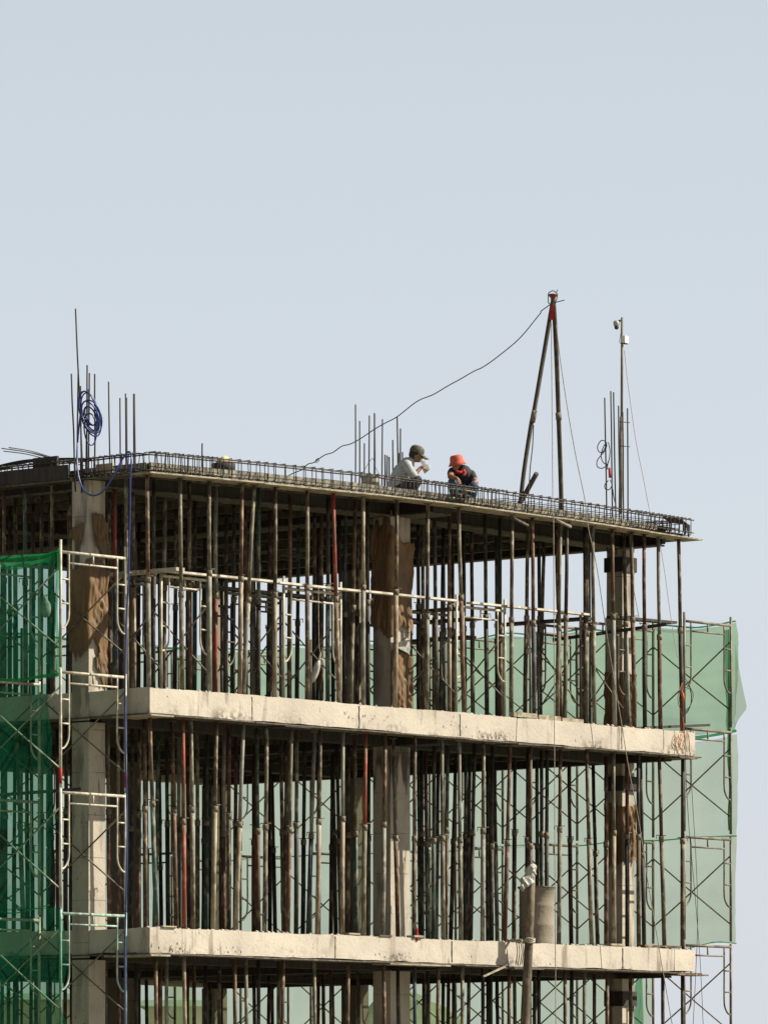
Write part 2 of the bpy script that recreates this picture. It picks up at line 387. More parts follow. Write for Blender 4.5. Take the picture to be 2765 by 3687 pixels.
for i, (zt, zb) in enumerate(SLABS):
    sl = MB().box(.26, UM-.26, .26, VM-.26, zt-.15, zt-.004).build('floor_slab', 'floor', bld)
    e1 = wobble_beam(0, 0, UM, 0, .26, zb, zt, i*3+1).build('edge_beam', 'concrete', bld)
    wobble_beam(1, .262, VM, 0.0, .26, zb+.003, zt-.002, i*3+2).build('edge_beam', 'concrete', bld)
    wobble_beam(1, .262, VM, UM, UM-.26, zb+.003, zt-.002, i*3+8).build('edge_beam', 'concrete', bld)
    wobble_beam(0, .262, UM-.262, VM, VM-.26, zb-.06, zt-.003, i*3+5).build('edge_beam', 'concrete', bld)
    for (a, b) in ((.9, 1.2),):
        MB().box(.262, UM-.262, 1.20, 1.50, zb-.09, zt-.151).build('beam', 'plydark', bld)
        MB().box(.262, UM-.262, 6.78, 7.08, zb-.09, zt-.151).build('beam', 'plydark', bld)
    for (a, b) in ((6.56, 6.98), (12.0, 12.187)):
        for (c, d) in ((.262, 1.198), (1.502, 6.778), (7.082, VM-.262)):
            MB().box(a, b, c, d, zb-.09, zt-.151).build('beam', 'plydark', bld)
    MB().box(.262, .42, 1.502, VM-.262, zb-.06, zt-.151).build('beam', 'plydark', bld)
# pour joints on the sunlit faces
for i, pxs in ((0, (907, 1293, 1656, 2238)), (1, (1207, 1627, 2242))):
    zt, zb = SLABS[i]
    for px in pxs:
        u = u_at(px, 0); mb = MB()
        pts = [W(u+.012*N((k, px, 0), .9), -.004, zb+.02+(zt-zb-.04)*k/6) for k in range(7)]
        mb.tube(pts, [.007, .005, .006, .008, .005, .007, .008], 5).build('pour_joint', 'crack', bld)
for (px, z0, n_, w_) in ((1775, 6.35, 34, .55), (1345, 6.47, 16, .5), (1250, 6.5, 9, .4), (1620, 6.5, 12, .3), (760, 2.96, 40, .8), (650, 2.95, 30, .7), (2120, 6.42, 7, .5), (1420, 2.99, 22, .5)):
    mb = MB(); uc = u_at(px, 0)
    for k in range(n_):
        uu = uc+random.gauss(0, w_*.45); zz = z0+random.gauss(0, .035); sz = random.uniform(.006, .016)
        mb.ball(W(uu, .004, zz), sz*.9, sz*.5, sz*1.5, None, 6, 4)
    o_ = mb.build('spalling', 'crack', bld); o_['kind'] = 'stuff'
# columns: (u0,u1,v0,v1)
COLS = [(-.012, .33, 1.19, 1.52), (6.55, 7.0, 1.19, 1.54), (12.11, 12.41, 1.19, 1.51),
        (6.55, 6.9, 6.77, 7.1), (12.1, 12.4, 6.77, 7.1), (.0, .33, 6.77, 7.1), (12.1, 12.4, 9.92, 10.22), (6.55, 6.9, 9.92, 10.22)]
LEV = [9.60, 6.66, 6.2, 3.252, 2.80, -.15, -.6, -3.55, -4.0, -ZC]
for (u0, u1, v0, v1) in COLS:
    for k in range(0, 10, 2):
        zt, zb = LEV[k], LEV[k+1]
        if k == 0: zt = 9.66
        c = MB(); n = 14; V = []
        for i in range(n+1):
            z = zb-.02+(zt-zb+.04)*i/n
            for (u, v) in ((u0, v0), (u1, v0), (u1, v1), (u0, v1)):
                V.append(W(u+.006*N((u, v, z), 1.2), v+.006*N((v, u, z), 1.2, 4), z))
        Fc = [(i*4+j, i*4+(j+1) % 4, (i+1)*4+(j+1) % 4, (i+1)*4+j) for i in range(n) for j in range(4)]+[(3, 2, 1, 0), tuple(n*4+j for j in range(4))]
        c.add(V, Fc).build('column', 'column' if v0 < 2 else 'column_shaded', bld)
        if k < 8 and u0 > 12 and v0 < 5:      # form collar left round the column head
            MB().box(u0-.03, u1+.03, v0-.03, v1+.03, zt-.42, zt-.19).build('column_collar', 'plydark' if u0 > 12 else ('column' if u0 < 0 else 'column_shaded'), bld)
# column stub on the shaded face, flush with the slab edge
for (zt, zb) in SLABS[:3]:
    MB().box(-.014, .012, 1.19, 1.52, zb-.05, zt+.01).build('column_face', 'column', bld)

# starter bars rising out of the column heads; (top px, top py, base px, base v)
STB = [(257, 1347, 272, 1.25), (282, 1328, 276, 1.5), (272, 1115, 301, 1.3), (314, 1314, 312, 1.25), (322, 1342, 318, 1.4), (341, 1346, 342, 1.2),
       (316, 1400, 308, 1.5), (290, 1390, 294, 1.3), (391, 1375, 400, 6.8), (432, 1433, 435, 7.1), (452, 1417, 456, 6.8), (456, 1432, 460, 7.1), (481, 1418, 484, 6.8), (484, 1418, 491, 7.1),
       (1280, 1456, 1280, 6.8), (1295, 1515, 1294, 7.1), (1312, 1596, 1311, 6.8), (1330, 1495, 1325, 7.1), (1348, 1486, 1346, 6.8), (1349, 1490, 1351, 7.1), (1377, 1508, 1371, 6.8),
       (1386, 1637, 1387, 1.2), (1394, 1640, 1394, 1.5), (1401, 1645, 1403, 1.3), (1414, 1584, 1415, 1.5), (1430, 1501, 1437, 1.2), (1442, 1543, 1443, 1.5), (1449, 1628, 1452, 1.3), (1437, 1631, 1438, 1.4),
       (2177, 1433, 2187, 1.2), (2199, 1409, 2207, 1.5), (2209, 1413, 2219, 1.2), (2227, 1461, 2232, 1.5), (2242, 1484, 2246, 1.2), (2259, 1470, 2262, 1.5), (728, 1596, 728, 3.0)]
for (xt, yt, xb, v) in STB:
    ub = u_at(xb, v); zt_ = z_at(yt, ub, v)
    ut = u_at(xt, v); u2 = ub; zb = 9.5
    r = .0115 if xt != 272 else .011
    pts = [W0(u2, v, zb)]+[W0(u2+(ut-u2)*t+.012*N((xt, t*3, 1), 1), v, zb+(zt_-zb)*t) for t in (.25, .5, .75)]+[W0(ut, v, zt_)]
    MB().tube(pts, r, 6).build('starter_bar', 'rebar', bld)

# ------------------------------------------------------------------ formwork decks
def deck(ztop, zsoff, label, roof=False):
    """ztop: underside of the concrete slab; joists and bearers below it"""
    e = empty('formwork_deck', W(6, 5, ztop), label, 'formwork', 'formwork decks under the slabs')
    ns_ = 8 if roof else 1
    for k in range(ns_):
        a_ = .30+(UM-.62)*k/ns_; MB().box(a_+.002, a_+(UM-.62)/ns_-.002, .30, VM-.3, ztop-.02, ztop-.004).build('plywood_sheet', 'ply', e)
    v = .55
    while v < VM-.4:
        if not (1.05 < v < 1.65 or 6.65 < v < 7.2):
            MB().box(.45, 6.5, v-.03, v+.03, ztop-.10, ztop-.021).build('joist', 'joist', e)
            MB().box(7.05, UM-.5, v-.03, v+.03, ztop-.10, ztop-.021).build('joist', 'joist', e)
        v += .42
    for u in (.7, 1.8, 2.9, 4.0, 5.1, 6.2, 7.4, 8.5, 9.6, 10.7, 11.7):
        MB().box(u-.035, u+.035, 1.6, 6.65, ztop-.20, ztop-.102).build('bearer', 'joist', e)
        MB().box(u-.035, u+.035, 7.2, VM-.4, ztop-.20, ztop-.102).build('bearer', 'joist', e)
    # soffit planks along the edges, in lengths, some sticking out
    u = -.06; k = 0
    while u < UM:
        L = 2.3+.5*N((u, 1, ztop), .7); u1 = min(u+L, UM+.12)
        o1 = -.045+.03*N((u, 3, ztop), 1.1) if not roof else -.06+.015*N((u, 3, ztop), 1.1)
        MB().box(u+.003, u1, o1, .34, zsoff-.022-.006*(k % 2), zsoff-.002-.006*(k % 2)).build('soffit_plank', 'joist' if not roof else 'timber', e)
        u = u1; k += 1
    v = .345
    while v < VM:
        v1 = min(v+2.4, VM)
        MB().box(-.05+.02*N((v, 0, ztop), 1), .30, v+.003, v1, zsoff-.02, zsoff-.002).build('soffit_plank', 'joist', e)
        MB().box(UM-.30, UM+.05+.02*N((v, 2, ztop), 1), v+.003, v1, zsoff-.02, zsoff-.002).build('soffit_plank', 'joist', e)
        v = v1
    return e
dk = deck(9.86, 9.71, 'plywood and timber formwork deck carrying the roof reinforcement, topmost of the building', True)
for k in range(8): MB().box(.30+1.515*k+.002, .30+1.515*(k+1)-.002, .30, VM-.03, 9.861, 9.879).build('deck_sheet', 'form', dk)
# side forms of the roof slab: set back on the sunlit edge, outermost on the shaded one
def planks(axis, a0, a1, c, z0, z1, mat, name, L=1.22, th=.02):
    a = a0; k = 0
    while a < a1-.01:
        b = min(a+L*(1+.25*N((a, c, 1), 2)), a1); dz = .012*N((a, 5, c), 2); dc = .004*(k % 2)
        mb = MB()
        if axis == 0: mb.box(a+.003, b-.003, c+dc, c+dc+th, z0, z1+dz)
        else: mb.box(c+dc, c+dc+th, a+.003, b-.003, z0, z1+dz)
        mb.build(name, mat, dk); a = b; k += 1
planks(0, .30, UM-.6, .27, 9.712, 9.885, 'form', 'side_form')
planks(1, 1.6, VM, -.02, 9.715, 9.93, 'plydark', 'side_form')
planks(1, .32, 1.58, .27, 9.712, 9.885, 'form', 'side_form')
planks(1, .6, VM, UM-.28, 9.712, 9.885, 'form', 'side_form')
# beam troughs hanging under the roof deck
for (a, b, c, d) in ((.33, 6.54, 1.18, 1.5), (7.02, 12.1, 1.18, 1.5), (.33, 6.54, 6.77, 7.08), (6.56, 6.98, .34, 1.17), (6.56, 6.98, 1.56, 6.7), (12.05, 12.13, .34, 10.2),
                     (6.56, 6.98, 7.1, 10.0), (.3, UM-.3, 10.0, 10.28), (.3, .34, 1.54, 10.0)):
    MB().box(a, b, c, d, 9.61, 9.84).build('beam_trough', 'plydark', dk)
    if b-a > d-c: MB().box(a, b, c-.05, d+.05, 9.585, 9.608).build('trough_bottom', 'joist', dk)
    else: MB().box(a-.05, b+.05, c+.055, d-.055, 9.58, 9.603).build('trough_bottom', 'joist', dk)
deck(6.508, 6.29, 'timber formwork deck under the upper concrete slab, middle one of the decks')
deck(3.10, 2.893, 'timber formwork deck under the lower concrete slab, lowest deck in view')
deck(-.31, -.51, 'timber formwork deck under the first slab, below the bottom of the view')

# ------------------------------------------------------------------ reinforcement cages on the roof edge
def cage(axis, a0, a1, c0, c1, z0, z1, steps, label, name='rebar_cage'):
    e = empty(name, W(a0, c0, z0) if axis == 0 else W(c0, a0, z0), label, 'rebar cage', 'rebar cages along the roof edges')
    def Q(a, c, z): return W(a, c, z) if axis == 0 else W(c, a, z)
    for (c, z, r, mt) in ((c0, z1, .0105, 'rebarpink'), (c1, z1, .0105, 'rebar'), (c0, z0+.05, .0085, 'rebarpink'), (c1, z0+.03, .009, 'rebar')):
        n = int((a1-a0)/.35)
        pts = [Q(a0+(a1-a0)*i/n, c+.008*N((i, c, z), .5), z+.013*N((i, z, c), .4)) for i in range(n+1)]
        MB().tube(pts, r, 6).build('longitudinal_bar', mt, e)
    for a in steps:
        t = .05*N((a, 1, c0), 7); l = .07*N((a, 8, c0), 9)
        h = .012
        pts = [Q(a+l, c1, z1+.02), Q(a+l*.6, c0-h, z1+.02), Q(a+t+l*.4, c0-h, z1-.02), Q(a+t, c0-h, z0+.03), Q(a+t, c0-h+.015, z0+.012), Q(a, c1, z0+.012), Q(a+l, c1+.004, z1+.016)]
        MB().tube(pts, .0072, 5).build('stirrup', 'rebar', e)
    return e
steps = []; a = .10
while a < UM-.05:
    near = min(abs(a-.3), abs(a-6.7), abs(a-12.0))
    steps.append(a); a += (.10 if (near < 1.1) else .195)*(1+.35*N((a, 0, 0), 8))
cg = cage(0, -.02, UM-.05, -.01, .20, 9.735, 9.985, steps[:96], 'long dark rebar cage along the sunlit roof edge, in front of the two men')
# slab bars sticking through the cage on the right half
u = 7.9
while u < UM-.2:
    MB().tube([W(u, -.03+.03*N((u, 0, 0), 5), 9.895), W(u+.02, .75, 9.90)], .006, 5).build('slab_bar', 'rebar', cg); u += .19
# bent anchorage hooks at the far end
for k in range(6):
    uu = UM-.28+.07*k; z1 = 9.96-.005*k
    MB().tube(spline([W(uu-.5, .02+.03*k, z1), W(uu-.05, .02+.03*k, z1), W(uu, .02+.03*k, z1-.03), W(uu+.01-.03*(k % 3-1), .02+.03*k, z1-.2)], 4), .011, 6).build('hooked_bar', 'rebar', cg)
cage(1, .22, 5.6, -.0, .2, 9.735, 9.985, [.3+.115*i+.02*N((i, 0, 0), 3) for i in range(46)], 'rebar cage along the shaded left roof edge, behind the blue hose')
cage(1, .24, VM, UM-.25, UM-.05, 9.735, 9.975, [.3+.16*i for i in range(62)], 'rebar cage running back along the far right end of the roof')
# loose bundle of bars jutting out at the far left
lb = empty('rebar_bundle', W(0, 2.6, 9.99), 'bundle of loose bars jutting up to the left over the shaded roof edge', 'rebar')
for i, (x0, y0, x1, y1) in enumerate(((6, 1614, 185, 1650), (32, 1611, 190, 1647), (13, 1624, 176, 1655), (36, 1618, 215, 1657))):
    a = P(x0, y0, 89.2); b = P(x1, y1, 90.3); c = b+(b-a)*.5
    MB().tube(spline([a, (a+b)/2+Vector((0, 0, .02)), b, c], 4), .0075, 6).build('bar', 'rebar', lb)
rb2 = empty('rebar_bundle', W(0, 3.2, 9.99), 'long curved bars drooping along the top of the shaded roof edge, leftmost', 'rebar')
for i in range(5):
    MB().tube(spline([P(-60, 1692+i*5, 89.6), P(30, 1668+i*4, 89.5), P(110, 1655+i*2, 89.3), P(240, 1650+i*2, 89.0), P(330, 1652+i, 88.7)], 5), .010, 6).build('bar', 'rebar', rb2)
# timber pieces lying in the shaded roof edge
for (x0, x1, y, h, lab) in ((118, 205, 1662, .13, 'dark board standing between bars at the left roof edge'), (345, 405, 1685, .12, 'short brown board in the rebar beside the left column head')):
    v0 = v_at(x1, .05); v1 = v_at(x0, .05); zz = z_at(y+18, .05, v0)
    single(MB().box(.05, .09, v0, v1, zz, zz+h*1.2), 'board', 'plydark' if x0 < 200 else 'timber', lab, 'board')

# ------------------------------------------------------------------ steel props
nprop = 0
STO = {'top': (9.685, 6.665, 'top storey'), 'mid': (6.265, 3.257, 'middle storey'), 'low': (2.865, -.145, 'bottom storey')}
props_meta = []
def prop(sto, xt, xb, ci, co, v, kind, u=None, ub=None, fix='v', vb=None):
    """telescopic steel prop between the floor and the formwork"""
    zt, zf, sn = STO[sto]
    if kind != 'front': zt = {'top': 9.748, 'mid': 6.307, 'low': 2.90}[sto]
    vb_ = v if vb is None else vb
    if fix == 'v':
        ut = u_at(xt, v); ub = u_at(xb, vb_); a = W(ub, vb_, zf); b = W(ut, v, zt); uu = ut
        if kind != 'front' and (1.1 < v < 1.6): b.z -= .11
    elif fix == 'u':
        b = W(u, v_at(xt, u), zt if u > .35 else STO[sto][0]); a = W(u, v_at(xb, u), zf); uu = u
    else:
        a = W(ub, vb_, zf); b = W(u, v, zt); uu = u
    e = empty('steel_prop', a, '', 'prop', 'steel props holding up the formwork')
    d = b-a; L = d.length; dn = d/L
    rnd = random.random
    mid = .50+.10*rnd()
    if sto == 'top': mid = .46+.12*rnd()
    bow = Vector((.012*(rnd()-.5), .01*(rnd()-.5), 0))
    m_ = a+d*mid
    ro, ri = .0345, .0285
    MB().tube([a+dn*.006, a+d*(mid*.5)+bow, m_], ro, 10).build('outer_tube', 'prop_'+co, e)
    MB().tube([m_-dn*.02, a+d*((1+mid)/2)+bow, b-dn*.006], ri, 10).build('inner_tube', 'prop_'+ci, e)
    cl = MB().tube([m_-dn*.07, m_+dn*.015], ro+.008, 10)
    an = rnd()*3.1; q = Vector((math.cos(an), math.sin(an), .1*rnd()))
    clo = cl.build('collar', 'pin', e)
    pn = MB().tube([m_+dn*.03-q*.085, m_+dn*.03+q*.085], .007, 5)
    if rnd() < .6: pn.tube([m_+dn*.03+q*.085, m_+dn*.03+q*.085-dn*.06], .006, 5)
    pn.build('pin', 'pin', clo)
    s = .06
    MB().add([a+Vector((x*s, y*s, z)) for z in (.001, .008) for x, y in ((-1, -1), (1, -1), (1, 1), (-1, 1))],
             [(3, 2, 1, 0), (4, 5, 6, 7), (0, 1, 5, 4), (1, 2, 6, 5), (2, 3, 7, 6), (3, 0, 4, 7)]).build('base_plate', 'prop_'+co, e)
    MB().add([b+Vector((x*s, y*s, z)) for z in (-.009, -.001) for x, y in ((-1, -1), (1, -1), (1, 1), (-1, 1))],
             [(3, 2, 1, 0), (4, 5, 6, 7), (0, 1, 5, 4), (1, 2, 6, 5), (2, 3, 7, 6), (3, 0, 4, 7)]).build('top_plate', 'prop_'+ci, e)
    sx = CX+F*m_.x/m_.y
    lean = (b.x-a.x)/L
    props_meta.append((e, sto, kind, sx, ci, co, lean))
T = 'top'; MD = 'mid'; LO = 'low'
FR = {}
FR[T] = [(530, 536, 'rust', 'grey'), (648, 656, 'olive', 'olive'), (753, 755, 'olive', 'grey'), (871, 863, 'rust', 'beige'), (916, 877, 'olive', 'grey'), (991, 989, 'brown', 'beige'),
         (1106, 1106, 'olive', 'brown'), (1199, 1220, 'red', 'beige'), (1308, 1308, 'beige', 'grey'), (1429, 1422, 'brown', 'beige'), (1540, 1536, 'brown', 'olive'), (1651, 1671, 'olive', 'rust'),
         (1843, 1840, 'olive', 'olive'), (1916, 1923, 'rust', 'blue'), (2018, 2006, 'olive', 'olive'), (2041, 2033, 'dark', 'olive'), (2134, 2140, 'olive', 'olive'), (2204, 2213, 'rust', 'grey'),
         (2272, 2284, 'brown', 'rust'), (2319, 2322, 'dkred', 'dark'), (2370, 2378, 'grey', 'dkred'), (2443, 2456, 'brown', 'dark')]
FR[MD] = [(539, 564, 'rust', 'green'), (658, 662, 'red', 'red'), (687, 695, 'olive', 'olive'), (780, 767, 'brown', 'beige'), (877, 849, 'grey', 'beige'), (960, 952, 'olive', 'brown'),
          (1049, 1036, 'olive', 'rust'), (1153, 1142, 'brown', 'beige'), (1235, 1232, 'grey', 'beige'), (1317, 1309, 'red', 'olive'), (1386, 1377, 'rust', 'grey'), (1494, 1491, 'brown', 'brown'),
          (1591, 1596, 'olive', 'olive'), (1653, 1659, 'grey', 'olive'), (1741, 1737, 'olive', 'grey'), (1836, 1817, 'rust', 'dkred'), (1910, 1908, 'rust', 'dkred'), (2017, 2012, 'rust', 'olive'),
          (2112, 2130, 'brown', 'olive'), (2209, 2211, 'olive', 'beige'), (2298, 2300, 'dark', 'brown'), (2373, 2392, 'rust', 'olive'), (2458, 2457, 'dark', 'brown')]
FR[LO] = [(560, 566, 'rust', 'brown'), (662, 676, 'beige', 'brown'), (845, 852, 'rust', 'rust'), (885, 892, 'olive', 'olive'), (1020, 1010, 'rust', 'dkred'), (1131, 1136, 'olive', 'olive'), (1254, 1246, 'rust', 'rust'),
          (1381, 1386, 'rust', 'rust'), (1492, 1500, 'blue', 'blue'), (1579, 1568, 'rust', 'brown'), (1664, 1664, 'olive', 'olive'), (1833, 1828, 'rust', 'rust'), (2034, 2038, 'brown', 'brown'),
          (2104, 2100, 'olive', 'rust'), (2186, 2184, 'rust', 'rust'), (2386, 2392, 'dark', 'brown'), (2457, 2460, 'dark', 'brown')]
IN = {}
IN[T] = [(595, 589, 'olive', 'rust'), (681, 684, 'brown', 'rust'), (702, 700, 'dark', 'green'), (778, 776, 'grey', 'red'), (816, 812, 'brown', 'rust'), (844, 838, 'dark', 'dark'), (882, 884, 'dkred', 'dkred'), (932, 930, 'green', 'dark'),
         (972, 968, 'dkred', 'brown'), (1046, 1042, 'rust', 'brown'), (1076, 1068, 'green', 'brown'), (1133, 1130, 'brown', 'dark'), (1158, 1158, 'rust', 'rust'), (1182, 1180, 'dark', 'green'),
         (905, 911, 'grey', 'olive'), (555, 552, 'dark', 'dark'), (635, 628, 'brown', 'dark'), (1220, 1236, 'dark', 'dkred'), (1245, 1240, 'blue', 'dark'), (1281, 1262, 'rust', 'olive'), (1288, 1285, 'brown', 'brown'),
         (1323, 1325, 'dark', 'dark'), (1452, 1432, 'olive', 'brown'), (1506, 1508, 'dark', 'dark'), (1523, 1523, 'olive', 'brown'), (1563, 1572, 'dark', 'brown'), (1597, 1586, 'dark', 'green'), (1618, 1618, 'rust', 'beige'),
         (1629, 1630, 'brown', 'olive'), (1668, 1673, 'dark', 'rust'), (1698, 1703, 'dkred', 'olive'), (1745, 1753, 'dark', 'dark'), (1787, 1790, 'green', 'dark'), (1800, 1800, 'dark', 'brown'),
         (1902, 1890, 'brown', 'brown'), (1960, 1940, 'olive', 'rust'), (1940, 1946, 'dark', 'dark'), (2003, 2020, 'rust', 'rust'), (2105, 2108, 'dark', 'brown'), (2120, 2122, 'dark', 'dark'), (2114, 2111, 'brown', 'olive'), (2245, 2262, 'brown', 'grey')]
IN[MD] = [(503, 496, 'brown', 'rust'), (520, 524, 'brown', 'brown'), (572, 556, 'green', 'olive'), (619, 636, 'rust', 'rust'), (644, 644, 'grey', 'green'), (711, 712, 'olive', 'brown'), (807, 804, 'grey', 'dkred'),
          (824, 824, 'dkred', 'brown'), (849, 846, 'dkred', 'brown'), (925, 931, 'green', 'rust'), (921, 916, 'dark', 'red'), (1011, 1022, 'brown', 'olive'), (1031, 1026, 'brown', 'rust'), (1068, 1066, 'olive', 'dark'),
          (1096, 1090, 'dark', 'dark'), (1133, 1109, 'grey', 'blue'), (1199, 1210, 'dark', 'dark'), (1212, 1228, 'dark', 'rust'), (1256, 1252, 'dark', 'brown'), (1277, 1283, 'brown', 'green'), (1328, 1326, 'dark', 'olive'),
          (1416, 1433, 'olive', 'rust'), (1507, 1514, 'blue', 'brown'), (1517, 1520, 'dark', 'dark'), (1532, 1540, 'dkred', 'green'), (1563, 1560, 'dark', 'green'), (1579, 1570, 'dark', 'olive'), (1612, 1604, 'green', 'brown'),
          (1640, 1621, 'dark', 'dkred'), (1676, 1674, 'green', 'blue'), (1692, 1684, 'dark', 'brown'), (1709, 1694, 'dark', 'dark'), (1756, 1757, 'dark', 'brown'), (1773, 1768, 'dark', 'dark'), (1779, 1791, 'dark', 'grey'),
          (1764, 1770, 'green', 'dark'), (1854, 1850, 'dark', 'brown'), (1900, 1896, 'dark', 'dark'), (1933, 1936, 'green', 'olive'), (1949, 1951, 'dark', 'green'), (1969, 1967, 'dark', 'dark'), (2048, 2057, 'dkred', 'dkred'),
          (2135, 2153, 'dark', 'olive'), (2182, 2182, 'dkred', 'rust'), (2256, 2258, 'dkred', 'dark'), (2305, 2319, 'dark', 'dark'), (600, 606, 'dark', 'dark'), (745, 742, 'dark', 'green')]
IN[LO] = [(578, 580, 'rust', 'dark'), (600, 604, 'grey', 'grey'), (698, 702, 'brown', 'rust'), (1004, 1002, 'brown', 'brown'), (1164, 1172, 'brown', 'rust'), (1192, 1196, 'rust', 'brown'), (1290, 1292, 'brown', 'dark'),
          (1432, 1444, 'dark', 'dark'), (1526, 1530, 'brown', 'brown'), (1540, 1536, 'dark', 'green'), (1615, 1610, 'dkred', 'rust'), (1633, 1628, 'dark', 'dark'), (1688, 1682, 'brown', 'olive'), (1738, 1736, 'dark', 'brown'),
          (1756, 1756, 'dark', 'dark'), (1767, 1770, 'dark', 'dark'), (1789, 1797, 'dark', 'brown'), (1852, 1856, 'olive', 'olive'), (1925, 1925, 'dark', 'dark'), (1940, 1940, 'dark', 'dark'), (2059, 2056, 'dark', 'dark'), (2140, 2140, 'brown', 'dark'),
          (2270, 2272, 'brown', 'dark'), (740, 744, 'dark', 'dark'), (790, 790, 'brown', 'dark'), (930, 930, 'dark', 'brown')]
for s in (T, MD, LO):
    for (xt, xb, a, b) in FR[s]: prop(s, xt, xb, a, b, .17, 'front')
    for i, (xt, xb, a, b) in enumerate(IN[s]):
        v = (1.75, .85, 2.5, 1.0, 3.3, 2.0)[i % 6]+.1*N((i, 2, 3), 1.3)
        if u_at(xt, v) > UM-.2: v = .6
        prop(s, xt, xb, a, b, v, 'inner', vb=v+random.uniform(-.06, .06))
# left side rows
for (s, xt, xb, a, b, u) in ((T, 413, 418, 'red', 'blue', .55), (T, 454, 456, 'olive', 'olive', .16), (T, 188, 190, 'brown', 'brown', .16), (T, 89, 92, 'green', 'rust', .16), (T, 14, 16, 'rust', 'brown', .16), (T, 152, 146, 'brown', 'olive', 1.0),
                             (T, 55, 57, 'brown', 'dark', 1.2), (T, 249, 244, 'brown', 'dark', .9), (T, 120, 118, 'dark', 'dark', 1.9), (T, 36, 36, 'dark', 'dark', 2.2), (T, 395, 396, 'brown', 'rust', 1.0), (T, 478, 482, 'brown', 'beige', 1.1),
                             (MD, 388, 395, 'olive', 'rust', .5), (MD, 424, 426, 'olive', 'dkred', .6), (MD, 240, 236, 'dark', 'dark', .9), (MD, 206, 210, 'dark', 'dark', 1.5), (MD, 60, 85, 'brown', 'olive', .2), (MD, 95, 100, 'dark', 'dark', 1.2),
                             (MD, 150, 148, 'olive', 'green', .2), (MD, 20, 18, 'dark', 'dark', .9), (MD, 180, 176, 'dark', 'dark', 1.8), (MD, 452, 448, 'dark', 'brown', 1.2), (MD, 476, 470, 'dark', 'dark', 2.0),
                             (LO, 379, 380, 'brown', 'brown', .4), (LO, 428, 428, 'dkred', 'brown', .8), (LO, 60, 60, 'dark', 'dark', .4), (LO, 130, 134, 'dark', 'olive', .4), (LO, 30, 30, 'dark', 'dark', 1.2), (LO, 235, 232, 'dark', 'dark', 1.1), (LO, 490, 492, 'dark', 'dark', 1.4)):
    prop(s, xt, xb, a, b, 0, 'side', u=u, fix='u')
# deep rows, coloured dark so the interior shade is in the steel itself
for s in (T, MD, LO):
    for vi, v in enumerate((4.3, 5.7, 8.0, 9.5)):
        for k in range(8):
            u = .9+1.5*k+.35*N((k, vi, len(s)), 3)+(.4 if vi % 2 else 0); u = min(u, UM-.5)
            vv = v+.3*N((k, vi, 7), 3)
            prop(s, 0, 0, random.choice(('dark', 'brown', 'dark', 'green', 'dkred')), random.choice(('dark', 'brown', 'dark', 'rust')), vv, 'deep', u=u, ub=u+.06*N((k, vi, 9), 3.3), fix='uv', vb=vv+random.uniform(-.06, .06))
# labels, each told apart by look and by the front prop it stands beside
ORD = ['', 'first', 'second', 'third', 'fourth', 'fifth', 'sixth', 'seventh', 'eighth', 'ninth', 'tenth', 'eleventh', 'twelfth', '13th', '14th', '15th', '16th', '17th', '18th', '19th', '20th', '21st', '22nd', '23rd', '24th', '25th', '26th', '27th', '28th', '29th', '30th', '31st', '32nd']
for s in (T, MD, LO):
    sn = STO[s][2]
    fr = sorted([p for p in props_meta if p[1] == s and p[2] == 'front'], key=lambda p: p[3])
    for i, p in enumerate(fr):
        e, _, _, sx, ci, co, lean = p
        cc = PROPM[ci][3] if ci == co else PROPM[ci][3]+' over '+PROPM[co][3]
        ln = 'upright ' if abs(lean) < .02 else 'leaning '
        e['label'] = f"{ln}{cc} prop, {ORD[i+1]} from left in the front row, {sn}"
    bins = {}
    for p in props_meta:
        if p[1] != s or p[2] == 'front': continue
        k = sum(1 for q in fr if q[3] < p[3]); bins.setdefault((p[2], k), []).append(p)
    for (kind, k), L in bins.items():
        L.sort(key=lambda p: p[3])
        for i, p in enumerate(L):
            cc = PROPM[p[5]][3]
            row = {'inner': 'behind front row', 'side': 'on the shaded left side', 'deep': 'deep inside'}[kind]
            if kind == 'side': p[0]['label'] = f"{cc} prop {row}, {ORD[i+1]} from left there, {sn}"
            else:
                wh = f"right of {ORD[k]} front prop" if k else "left of the front props"
                p[0]['label'] = f"{ORD[i+1] if len(L) > 1 else 'lone'} {cc} prop {row}, {wh}, {sn}"

# ------------------------------------------------------------------ scaffolding
def bend(pts, k=5): return spline(pts, k)
def frame(e, A, B, zb, mat, H=1.62, top=.06, inset=None, redband=False):
    """walk-through scaffold frame between plan points A and B; zb is the height (above camera) of its top bar"""
    A = Vector((A[0], A[1], 0)); B = Vector((B[0], B[1], 0)); L = (B-A).length; d = (B-A)/L
    Z = Vector((0, 0, 1)); z0 = zb+ZC
    mb = MB(); r = .0215; ri = .0145
    for Q in (A, B): mb.tube([Q+Z*(z0-H), Q+Z*(z0+top)], r, 8)
    mb.tube([A+Z*z0, B+Z*z0], r, 8)
    ins = .17 if inset is None else inset
    for Q, sg in ((A, 1), (B, -1)):
        q = Q+d*(sg*ins)
        mb.tube(bend([q+Z*(z0-.02), q+Z*(z0-.5), q+Z*(z0-.86), q+Z*(z0-.98)-d*(sg*.03), Q+d*(sg*.07)+Z*(z0-1.06), Q+Z*(z0-1.08)], 4), ri, 7)
        for zz in (.38, .72): mb.tube([Q+Z*(z0-zz), q+Z*(z0-zz)], ri*.9, 6)
    a = A+d*ins; b = B-d*ins
    mb.tube([a+Z*(z0-.15), b+Z*(z0-.15)], ri, 7); mb.tube([(A+B)/2+Z*z0, (A+B)/2+Z*(z0-.15)], ri*.9, 6)
    mb.build('scaffold_frame', mat, e)
    if redband:
        for Q in (A, B): MB().tube([Q+Z*(z0+.12), Q+Z*(z0+.34)], r+.002, 8).build('red_band', 'redband', e)
